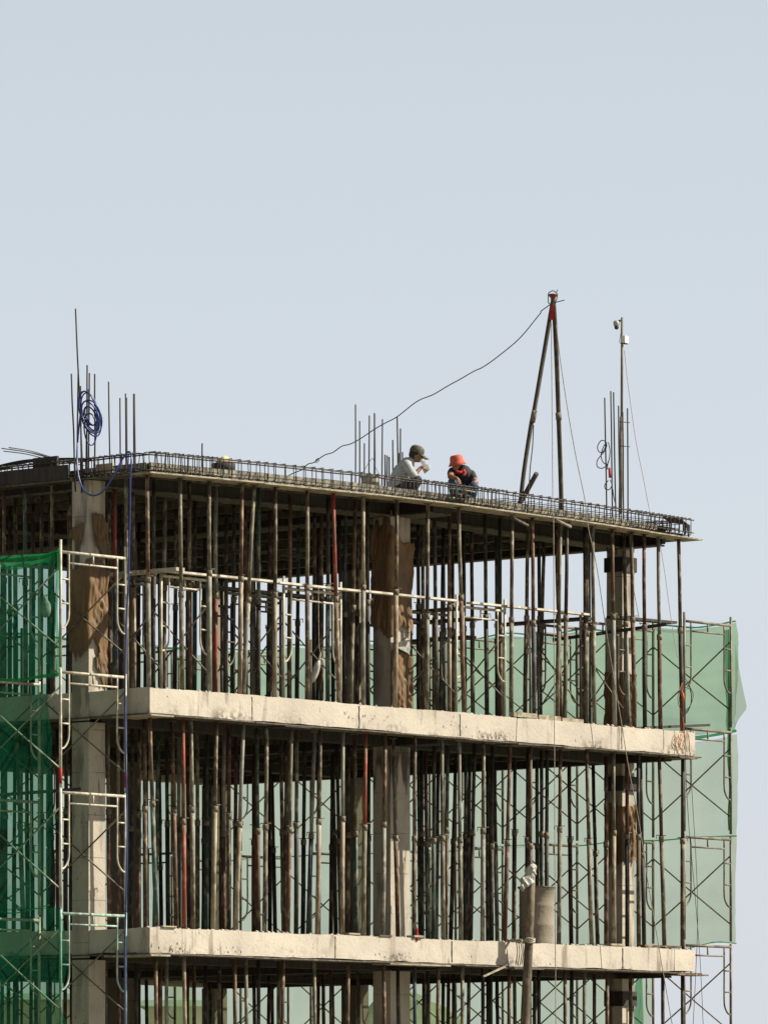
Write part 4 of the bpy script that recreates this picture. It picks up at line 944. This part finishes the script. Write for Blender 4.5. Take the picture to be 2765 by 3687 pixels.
# tools and bags hung behind the bars below the second man
tl = empty('tool_bag', onv(1640, 1800, .25), 'black tool bag and dark clutter against the rebar below the man in the red hat', 'bag')
c = onv(1632, 1800, .245)
mb = MB()
for (dx, dz, rx, rz) in ((0, 0, .12, .08), (.09, .02, .1, .07), (-.08, .03, .07, .06), (.18, .05, .08, .04), (.04, .07, .12, .04)): mb.ball(c+Vector((dx, 0, dz)), rx, .08, rz)
mb.build('bag_body', 'black', tl)
M['bottlegreen'] = mottled('bottle_green', (.04, .22, .09), (.03, .14, .06), 10, rough=.3)
MB().tube([c+Vector((-.13, -.07, .0)), c+Vector((.02, -.08, .01))], .03, 8).build('bottle', 'bottlegreen', tl)
for x in (1642, 1660, 1677): MB().tube([P(x, 1776, c.y-.14), P(x+3, 1812, c.y-.14)], .006, 5).build('strap', 'timber', tl)
single(MB().tube(spline([P(1616, 1759, c.y-.16), P(1660, 1763, c.y-.16), P(1712, 1772, c.y-.16)], 4), .010, 6), 'steel_rod', 'teal', 'pale green rod lying on the cage before the man in the red hat', 'rod')

# ------------------------------------------------------------------ people
def remesh_body(name, mb, mat, parent, vox=.008, sm=4):
    ob = mb.build(name+'_tmp', mat)
    m = ob.modifiers.new('r', 'REMESH'); m.mode = 'VOXEL'; m.voxel_size = vox; m.use_smooth_shade = True
    s = ob.modifiers.new('s', 'SMOOTH'); s.factor = .5; s.iterations = sm
    dg = bpy.context.evaluated_depsgraph_get(); dg.update()
    me = bpy.data.meshes.new_from_object(ob.evaluated_get(dg))
    bpy.data.objects.remove(ob)
    off = WORLD[parent.name]
    for v in me.vertices: v.co -= off
    for p in me.polygons: p.use_smooth = True
    me.materials.clear(); me.materials.append(M[mat])
    o = bpy.data.objects.new(name, me); COL.objects.link(o); o.parent = parent; WORLD[o.name] = off
    return o
def hand(mb, wrist, d, up, s=1.0, curl=.9, side=1):
    """palm, four unequal bent fingers and a thumb that leaves the side of the palm"""
    d = Vector(d).normalized(); up = Vector(up); up = (up-d*up.dot(d)).normalized(); x = d.cross(up).normalized()
    w_ = Vector(wrist); mb.capsule(w_, w_+d*.03*s, .024*s, .026*s)
    for k in range(4):
        o_ = x*((k-1.5)*.019*s); b = w_+d*.05*s+o_; mb.capsule(w_+d*.01*s+o_*.6, b, .014*s, .012*s, 8)
        L = (.036, .042, .040, .031)[k]*s; p = b; ang = .25+.12*k
        for j in range(3):
            ang += curl*.5; q = p+(d*math.cos(ang)-up*math.sin(ang))*L*(1, .7, .55)[j]
            mb.capsule(p, q, .0095*s, .0082*s, 8); p = q
    t0 = w_+d*.015*s+x*side*.022*s; t1 = t0+(d*.5+x*side*.6-up*.4)*.035*s; t2 = t1+(d*.8-up*.5)*.028*s
    mb.capsule(t0, t1, .012*s, .010*s, 8); mb.capsule(t1, t2, .010*s, .0085*s, 8)
def person_mesh(J, pelvis_r=.115): pass

# --- man in the pale shirt, squatting, in profile facing right
Y1 = onv(1470, 1780, .8).y
def A(x, y, d=0.0): return P(x, y, Y1+d)
p1 = empty('person', A(1470, 1796), 'man in pale shirt and camouflage cap squatting in profile, drink bag at his mouth', 'person')
b1 = MB()
HEAD = A(1500, 1638); rot = Vector((1, 0, -.35)).normalized().to_track_quat('X', 'Z').to_matrix()
b1.ball(HEAD, .098, .076, .112, rot); b1.ball(A(1507, 1650), .066, .055, .062)     # skull, jaw
b1.capsule(A(1519, 1645), A(1521, 1650), .012, .014)                              # nose
b1.ball(A(1515, 1655), .022, .024, .011); b1.ball(A(1509, 1661), .024, .028, .018)  # lips, chin
for sy in (-1, 1):
    b1.ball(A(1497, 1642, sy*.074), .018, .010, .03)                               # ears
    b1.ball(A(1514, 1640, sy*.03), .014, .016, .012)                               # brow/eye
b1.capsule(A(1490, 1652), A(1474, 1662), .052, .058)                               # neck
b1.capsule(A(1466, 1672), A(1448, 1700), .10, .125); b1.capsule(A(1448, 1700), A(1432, 1738), .125, .125); b1.capsule(A(1432, 1738), A(1432, 1765), .125, .13)
b1.capsule(A(1464, 1672, -.15), A(1464, 1672, .15), .055, .055)
for sy in (-1, 1):
    hip = A(1438, 1768, sy*.10); kn = A(1500, 1728+(sy+1)*2, sy*.16); an = A(1482, 1788, sy*.13)
    b1.capsule(hip, kn, .088, .060); b1.capsule(kn, (kn+an)/2+Vector((-.015, 0, 0)), .058, .052); b1.capsule((kn+an)/2+Vector((-.015, 0, 0)), an, .052, .036)
    b1.capsule(an+Vector((-.02, 0, -.02)), an+Vector((.17, 0, -.035)), .036, .028)
# near arm (his right), raised to the mouth
sh = A(1466, 1675, -.16); el = A(1487, 1716, -.17); wr = A(1514, 1684, -.09)
b1.capsule(sh, el, .050, .042); b1.capsule(el, wr, .041, .027); hand(b1, wr, (.9, .1, .25), (-.2, -.2, 1), 1.0, .95, 1)
sh = A(1466, 1675, .16); el = A(1474, 1712, .17); wr = A(1462, 1737, .02)
b1.capsule(sh, el, .050, .042); b1.capsule(el, wr, .041, .027); hand(b1, wr, (-.1, -.3, -.9), (1, 0, 0), 1.0, .6, -1)
remesh_body('body', b1, 'skin', p1, .0075)
s1 = MB()
s1.capsule(A(1466, 1672), A(1448, 1700), .112, .142); s1.capsule(A(1448, 1700), A(1431, 1738), .142, .145); s1.capsule(A(1431, 1738), A(1428, 1776), .145, .142)
s1.capsule(A(1464, 1671, -.15), A(1464, 1671, .15), .068, .068); s1.capsule(A(1478, 1660), A(1472, 1664), .068, .078)
for k in range(9):
    t = k/8; s1.capsule(A(1480-50*t, 1680+88*t, -.14), A(1447-40*t, 1676+92*t, -.15+.01*math.sin(k*2)), .016, .012, 6)
for sy in (-1, 1):
    s1.capsule(A(1466, 1675, sy*.16), A(1486 if sy < 0 else 1474, 1710, sy*.17), .068, .064)
s1.capsule(A(1486, 1706, -.17), A(1490, 1711, -.17), .064, .06)
remesh_body('shirt', s1, 'shirt', p1, .0085, 2)
t1 = MB()
for sy in (-1, 1):
    hip = A(1438, 1768, sy*.10); kn = A(1502, 1729+(sy+1)*2, sy*.16); an = A(1483, 1784, sy*.13)
    t1.capsule(hip, kn, .104, .076); t1.capsule(kn, (kn+an)/2+Vector((-.015, 0, 0)), .073, .066); t1.capsule((kn+an)/2+Vector((-.015, 0, 0)), an, .066, .05)
t1.capsule(A(1440, 1762), A(1438, 1775), .13, .13)
remesh_body('trousers', t1, 'trousers', p1, .009, 3)
for sy in (-1, 1):
    an = A(1482, 1788, sy*.13)
    m_ = MB().capsule(an+Vector((-.03, 0, -.025)), an+Vector((.17, 0, -.045)), .045, .035); m_.build('shoe', 'shoe', p1)
hr = MB().ball(A(1495, 1636), .098, .083, .10, rot); hr.build('hair', 'hair', p1)
cp = MB(); Rm = Vector((1, 0, -.38)).normalized().to_track_quat('X', 'Z').to_matrix()
V = []; n = 22
for i, (r_, h_) in enumerate(((.108, 0), (.110, .02), (.107, .055), (.092, .09), (.06, .112), (.02, .12), (.001, .121))):
    for j in range(n):
        a = 2*math.pi*j/n; V.append(A(1499, 1631)+Rm @ Vector((r_*math.cos(a)*1.04, r_*math.sin(a)*.86, h_)))
cp.add(V, [(i*n+j, i*n+(j+1) % n, (i+1)*n+(j+1) % n, (i+1)*n+j) for i in range(6) for j in range(n)], True)
cp.build('cap', 'cap', p1)
pk = MB(); V = []
for i in range(7):
    for j in range(9):
        t = i/6; s = (j/8-.5)*2; x = .07+.115*t*(1-.25*s*s)+.03*(1-abs(s)); V.append(A(1499, 1631)+Rm @ Vector((x, s*.075*(1-.12*t), .012-.035*t-.02*s*s)))
Fc = [(i*9+j, i*9+j+1, (i+1)*9+j+1, (i+1)*9+j) for i in range(6) for j in range(8)]
ob = pk.add(V, Fc, True).build('cap_peak', 'cap', p1); q = ob.modifiers.new('t', 'SOLIDIFY'); q.thickness = .005
# drink bag in the raised hand
db = empty('drink_bag', A(1533, 1700, -.1), 'clear plastic bag with amber drink held up at the mouth of the squatting man', 'drink bag')
mb = MB(); mb.ball(A(1527, 1672, -.09), .045, .018, .06).ball(A(1540, 1682, -.09), .035, .018, .05).ball(A(1518, 1660, -.09), .022, .012, .035); mb.build('film', 'film', db)
V = [A(x, y, -.11+dd) for dd in (0, .03) for x, y in ((1520, 1690), (1532, 1687), (1543, 1694), (1529, 1706))]
MB().add(V, [(0, 1, 2, 3), (7, 6, 5, 4), (0, 4, 5, 1), (1, 5, 6, 2), (2, 6, 7, 3), (3, 7, 4, 0)]).build('drink', 'yellowpaint', db)
MB().add([A(x, y, -.11+dd) for dd in (0, .006) for x, y in ((1536, 1682), (1544, 1688), (1549, 1690), (1538, 1698))], [(0, 1, 2, 3), (7, 6, 5, 4), (0, 4, 5, 1), (1, 5, 6, 2), (2, 6, 7, 3), (3, 7, 4, 0)]).build('film_corner', 'film', db)
MB().tube([A(1530, 1676, -.09), A(1519, 1657, -.02)], .004, 5).build('straw', 'white', db)
single(MB().capsule(A(1459, 1745, -.13), A(1457, 1772, -.13), .026, .03).capsule(A(1452, 1752, -.13), A(1451, 1774, -.13), .012, .016), 'food_bag', 'straw', 'small yellowish bag hanging beside the squatting man in the pale shirt', 'bag')

# --- man in the red hat, squatting, facing the viewer's left
Y2 = onv(1672, 1790, .8).y
def B(x, y, d=0.0): return P(x, y, Y2+d)
p2 = empty('person', B(1668, 1806), 'man in coral bucket hat and navy T-shirt squatting with bent head, red scarf', 'person')
b2 = MB(); HD = B(1643, 1664, -.02)
r2 = Vector((-.6, -.7, -.5)).normalized().to_track_quat('X', 'Z').to_matrix()
b2.ball(HD, .098, .078, .112, r2); b2.ball(B(1641, 1681, -.07), .055, .055, .055)
b2.capsule(B(1638, 1673, -.115), B(1636, 1680, -.125), .012, .015); b2.ball(B(1638, 1686, -.11), .024, .016, .011); b2.ball(B(1639, 1691, -.10), .027, .022, .018)
for sx in (-1, 1):
    b2.ball(B(1637+sx*8, 1672, -.095), .013, .010, .011); b2.ball(B(1644+sx*18, 1672, .0), .012, .02, .03)
b2.capsule(B(1652, 1682, .02), B(1664, 1698, .05), .055, .062)
b2.capsule(B(1668, 1706, .05), B(1672, 1740, .12), .125, .13); b2.capsule(B(1672, 1740, .12), B(1672, 1778, .18), .13, .135)
b2.capsule(B(1630, 1698, .03), B(1692, 1708, .06), .06, .062)
# legs, knees towards the viewer
for (hx, kx, ky, ax) in ((1658, 1630, 1736, 1634), (1690, 1704, 1750, 1698)):
    hip = B(hx, 1776, .16); kn = B(kx, ky, -.20); an = B(ax, 1800, -.06)
    b2.capsule(hip, kn, .088, .062); b2.capsule(kn, (kn+an)/2+Vector((0, .02, 0)), .06, .054); b2.capsule((kn+an)/2+Vector((0, .02, 0)), an, .054, .036)
    b2.capsule(an+Vector((0, .03, -.02)), an+Vector((-.02, -.15, -.04)), .037, .028)
sh = B(1627, 1700, .0); el = B(1621, 1716, -.22); wr = B(1645, 1723, -.31)
b2.capsule(sh, el, .052, .044); b2.capsule(el, wr, .044, .028); hand(b2, wr, (.55, -.1, -.7), (.6, -.6, .4), 1.05, .35, -1)
sh = B(1696, 1708, .05); el = B(1712, 1736, -.06); wr = B(1687, 1757, -.22)
b2.capsule(sh, el, .055, .046); b2.capsule(el, wr, .045, .029); hand(b2, wr, (-.5, -.3, -.75), (.3, -.9, .2), 1.05, .5, 1)
remesh_body('body', b2, 'skin', p2, .0075)
s2 = MB()
s2.capsule(B(1668, 1706, .05), B(1672, 1740, .12), .138, .145); s2.capsule(B(1672, 1740, .12), B(1672, 1778, .18), .145, .148)
s2.capsule(B(1630, 1698, .03), B(1692, 1708, .06), .072, .076); s2.capsule(B(1627, 1700, .0), B(1624, 1706, -.07), .068, .062); s2.capsule(B(1696, 1708, .05), B(1703, 1722, .0), .072, .066)
remesh_body('tshirt', s2, 'navy', p2, .009, 3)
j2 = MB()
for (hx, kx, ky, ax) in ((1658, 1630, 1736, 1634),):
    hip = B(hx, 1776, .16); kn = B(kx, ky, -.20); an = B(ax, 1796, -.06)
    j2.capsule(hip, kn, .10, .077); j2.capsule(kn, (kn+an)/2, .075, .07); j2.capsule((kn+an)/2, an, .07, .055)
hip = B(1690, 1776, .16); kn = B(1705, 1751, -.20); an = B(1698, 1796, -.06)
j2.capsule(hip, kn, .10, .077); j2.capsule(kn, (kn+an)/2, .075, .07); j2.capsule((kn+an)/2, an, .07, .055); j2.capsule(B(1660, 1774, .17), B(1688, 1776, .17), .13, .13)
remesh_body('jeans', j2, 'jeans', p2, .009, 3)
for ax in (1634, 1698):
    an = B(ax, 1800, -.06); MB().capsule(an+Vector((0, .04, -.025)), an+Vector((-.02, -.15, -.045)), .045, .036).build('shoe', 'shoe', p2)
ht = MB(); Rh = Vector((-.18, -.12, 1)).normalized().to_track_quat('Z', 'Y').to_matrix()
ht.lathe(B(1645, 1665, -.02), [(.136, -.046), (.140, -.044), (.114, .0), (.104, .018), (.101, .05), (.092, .092), (.078, .108), (.05, .116), (.001, .118)], 28, Rh)
o = ht.build('bucket_hat', 'redhat', p2); q = o.modifiers.new('t', 'SOLIDIFY'); q.thickness = .004
MB().ball(B(1645, 1661, .0), .095, .095, .10).build('hair', 'hair', p2)
sf = MB()
sf.tube(spline([B(1640, 1696, -.10), B(1655, 1702, -.12), B(1668, 1697, -.08), B(1675, 1688, .0), B(1668, 1684, .08)], 6), .026, 8)
sf.tube(spline([B(1668, 1694, -.09), B(1674, 1704, -.12), B(1665, 1714, -.14)], 5), [.024]*5+[.022]*5+[.008], 8)
sf.build('scarf', 'redcloth', p2)

# ------------------------------------------------------------------ drum, round post, bags and small things on the slabs
dr = empty('drum', onv(1932, 3398, .75), 'tall cement-crusted steel drum on the lower slab, behind the round post', 'drum')
ud = u_at(1932, .62); cD = W(ud, .62, 3.26)
prof = [(.001, 0), (.275, 0), (.278, .02), (.272, .05), (.268, .28), (.274, .30), (.268, .32), (.268, .58), (.274, .60), (.268, .62), (.268, .85), (.285, .862), (.288, .88), (.27, .885), (.262, .86), (.26, .1), (.001, .09)]
MB().lathe(cD, prof, 36).build('shell', 'old_concrete', dr)
MB().lathe(cD, [(.272, .868), (.294, .872), (.294, .892), (.272, .896)], 36).build('rim', 'crack', dr)
Yp = onv(1890, 3400, -.25).y
pp = empty('round_post', P(1885, 3900, Yp), 'round timber post lashed with rope against the lower slab edge, rising past the drum', 'post')
MB().tube([P(1914, 3135, Yp), P(1909, 3300, Yp), P(1900, 3470, Yp), P(1894, 3600, Yp), P(1889, 3750, Yp), Vector((P(1889, 3750, Yp).x-.12, Yp, 0))], [.056, .062, .067, .072, .076, .09], 16).build('shaft', 'bamboo', pp)
rp = empty('lashing_rope', P(1890, 3385, Yp-.1), 'thick twisted rope tying the round post to the lower slab', 'rope')
for k in range(3):
    c0 = P(1904, 3384+k*5, Yp); mb = MB()
    pts = [c0+Vector((.085*math.cos(a), .085*math.sin(a), .012*math.sin(3*a+k))) for a in [math.pi*2*i/16 for i in range(17)]]
    mb.tube(pts, .017, 6, caps=False).build('rope_turn', 'rope', rp)
for k in range(3):
    mb = MB(); mb.tube(spline([P(1825, 3384+6*k, Yp+.2), P(1848, 3392-4*k, Yp+.06), P(1868, 3386+5*k, Yp-.06), P(1880, 3388, Yp-.1)], 6), .016, 6).build('rope_strand', 'rope', rp)
for x in (1858, 1866, 1874, 1880): MB().tube(spline([P(x, 3392, Yp+.08), P(x+5, 3430, Yp+.1), P(x-2, 3476, Yp+.12)], 5), .007, 5).build('rope_tail', 'cord', rp)
mb = MB()
for (x, y, rx, rz, d) in ((1910, 3138, .085, .085, 0), (1918, 3128, .055, .07, 0), (1902, 3165, .095, .08, -.04), (1886, 3176, .06, .09, -.07), (1882, 3196, .03, .055, -.09), (1924, 3140, .045, .05, 0), (1912, 3176, .05, .07, -.05), (1894, 3186, .05, .05, -.07)):
    mb.ball(P(x, y, Yp+d), rx, .085, rz)
o = remesh_body('plastic_bag', mb, 'white', empty('bag_holder', (0, 0, 0), 'x', 'x'), .014, 1)
for v in o.data.vertices: v.co += Vector((.03*N(v.co, 13), .035*N(v.co, 11, 3), .03*N(v.co, 12, 7)))+Vector((.012*N(v.co, 30), 0, .012*N(v.co, 28, 7)))
for p_ in o.data.polygons: p_.use_smooth = False
hld = o.parent; o.parent = None; bpy.data.objects.remove(hld); rebase(o); tag(o, 'crumpled white plastic bag pulled over the head of the round post', 'bag')
# white bag on a cord in the top storey
wb = empty('hanging_bag', onv(1145, 2330, .5), 'long white plastic bag hanging on a cord left of the middle column', 'bag')
mb = MB(); Yw = onv(1140, 2400, .45).y
mb.ball(P(1136, 2418, Yw), .072, .055, .18, Vector((.32, 0, 1)).normalized().to_track_quat('Z', 'Y').to_matrix()); mb.capsule(P(1148, 2380, Yw), P(1154, 2352, Yw), .025, .010); mb.ball(P(1158, 2382, Yw), .038, .012, .05)
mb.build('bag_body', 'white', wb)
MB().tube(spline([P(1154, 2352, Yw), P(1149, 2330, Yw), P(1148, 2300, Yw), P(1147, 2240, Yw), P(1146, 2110, Yw)], 5), .006, 5).build('cord', 'rope', wb)
wb2 = MB(); Y3 = onv(1904, 2350, .5).y
wb2.ball(P(1904, 2345, Y3), .045, .03, .05).ball(P(1904, 2312, Y3), .02, .02, .07).tube([P(1904, 2300, Y3), P(1903, 2230, Y3)], .005, 5)
single(wb2, 'hanging_bag', 'white', 'small pale bag hanging left of the blue-footed prop at the right of the top storey', 'bag')
# timbers lying on the slabs
def lying(px0, px1, v, z, wd, h, mat, label, tilt=0): single(MB().bar(W(u_at(px0, v), v, z), W(u_at(px1, v), v, z+tilt), wd, h), 'board', mat, label, 'board', 'loose boards on the slab edges')
lying(1842, 1925, .05, 6.71, .10, .07, 'timber', 'pale timber on the upper slab, left of the three in a row')
lying(1932, 2010, .06, 6.70, .10, .07, 'timber', 'pale timber on the upper slab, middle of the three in a row')
lying(2016, 2092, .06, 6.69, .10, .06, 'timber', 'pale timber on the upper slab, right of the three in a row')
lying(572, 622, .05, 3.275, .16, .02, 'timber', 'small board on the lower slab beside the corner')
lying(1246, 1286, .05, 3.28, .12, .025, 'timber', 'small board on the lower slab between front props, left of the middle column')
lying(1478, 1512, .04, 3.28, .16, .03, 'timber', 'small board on the lower slab at the foot of the middle column')
lying(1356, 1400, .05, 3.27, .14, .02, 'joist', 'dark board under a front prop before the middle column')
lying(2190, 2240, .05, 3.28, .12, .03, 'timber', 'board on the lower slab before the right column')
lying(2310, 2440, .08, 3.285, .14, .03, 'prop_rust', 'long reddish board on the lower slab right of the right column')
# planks poking out under the slabs
def poke(px0, px1, z, v0, v1, mat, label): 
    u0, u1 = u_at(px0, 0), u_at(px1, 0); single(MB().box(u0, u1, v0, v1, z-.022, z), 'soffit_board', mat, label, 'board', 'boards poking out under the slab edges')
poke(1838, 1915, 6.262, -.16, .3, 'joist', 'board poking out under the upper slab near the pale timbers')
poke(2010, 2085, 6.262, -.12, .3, 'joist', 'board poking out under the upper slab left of the right column')
poke(1010, 1100, 6.262, -.10, .3, 'plydark', 'dark board poking out under the upper slab, left half')
poke(2440, 2504, 6.262, -.05, .5, 'prop_rust', 'reddish board poking out under the far end of the upper slab')
poke(2430, 2540, 2.865, -.06, .3, 'prop_rust', 'reddish lath poking out under the far end of the lower slab')
poke(1395, 1610, 2.868, -.07, .3, 'timber', 'pale board poking out under the lower slab, middle')
poke(1790, 1940, 2.868, -.10, .3, 'joist', 'board poking out under the lower slab at the round post')
single(MB().box(-.12, .35, -.14, .62, 6.245, 6.266), 'corner_board', 'timber', 'pale board under the corner of the upper slab', 'board')
single(MB().box(-.10, .30, -.12, .8, 2.845, 2.868), 'corner_board', 'timber', 'pale board under the corner of the lower slab', 'board')
single(MB().bar(onv(1740, 3518, -.1), onv(1818, 3482, -.1), .03, .025), 'lath', 'timber', 'pale lath sticking out obliquely under the lower slab left of the round post', 'lath')
single(MB().bar(P(2230, 2625, 95.5), P(2545, 2612, 97.8), .12, .04), 'long_board', 'plydark', 'dark board reaching from the upper slab to the right scaffold', 'board')
# tangle of coloured strings at the far end of the upper slab
st = empty('string_tangle', onv(2455, 2660, -.05), 'tangle of red and yellow strings hanging over the right end of the upper slab', 'strings')
M['yellowstr'] = mottled('yellow_string', (.6, .42, .12), (.5, .3, .1), 20); M['orangestr'] = mottled('orange_string', (.65, .16, .05), (.5, .1, .05), 20)
for k in range(8):
    x = 2436+6*k; m_ = ('yellowstr', 'orangestr', 'pinkcord')[k % 3]; L = 30+50*abs(N((k, 1, 1), 2.3))*2
    MB().tube(spline([onv(x, 2640+6*math.sin(k), -.03), onv(x-6+10*math.sin(k*2), 2640+L*.5, -.04), onv(x+6*math.sin(k*3), 2640+L, -.03)], 5), .006, 5).build('string', m_, st)
for k in range(4): MB().tube(spline([P(2456, 2460+k*8, 96.2), P(2440+k*6, 2520, 96.1), P(2458, 2580, 96.1), P(2462-k*5, 2640, 96.1)], 6), .006, 5).build('string', ('orangestr', 'cord', 'cord', 'orangestr')[k], st)
MB().tube([P(2458, 2495, 96.1), P(2461, 2525, 96.1)], .022, 8).build('plug', 'orangestr', st)
cbl = empty('cable_coil', P(2470, 2480, 96.1), 'thin black cable looped on the last front prop of the top storey', 'cable')
for k in range(4): MB().tube(spline([P(2458, 2440+10*k, 96.15), P(2478+6*k, 2460+12*k, 96.1), P(2490-3*k, 2530+8*k, 96.1), P(2466, 2560+5*k, 96.1)], 6), .005, 5).build('cable_loop', 'cord', cbl)
for (pts, lab) in (([(2462, 2560), (2470, 2800), (2482, 3000), (2500, 3200), (2520, 3450), (2532, 3700)], 'thin cord drooping in front of the right scaffold, left one'), ([(2480, 2650), (2494, 2900), (2506, 3100), (2512, 3300), (2505, 3500), (2495, 3700)], 'thin cord drooping in front of the right scaffold, right one')):
    line(pts, .005, 'cord', lab, 'cord', 'cord', 96.3)
# small red shrine-like cup at the middle column's foot
single(MB().lathe(onv(1501, 3388, -.0), [(.001, 0), (.03, 0), (.034, .02), (.02, .05), (.026, .09), (.016, .13), (.02, .16), (.001, .2)], 10), 'red_figure', 'redcloth', 'small red jointed object on the board by the middle column foot', 'ornament')
# debris crumbs on the slab edges
for i, (zt, nm) in enumerate(((6.66, 'upper'), (3.252, 'lower'))):
    mb = MB()
    for k in range(170):
        u = random.uniform(0, UM); v = random.uniform(.01, .24); s = random.uniform(.006, .022)
        mb.ball(W(u, v, zt+.004), s*1.6, s, s, None, 5, 3)
    o = single(mb, 'rubble', 'concrete', f'crumbs of mortar lying along the {nm} slab edge', 'rubble'); o['kind'] = 'stuff'
for o in COL.objects:
    if o.parent is not None:
        for k in ('category', 'group'):
            if k in o.keys(): del o[k]
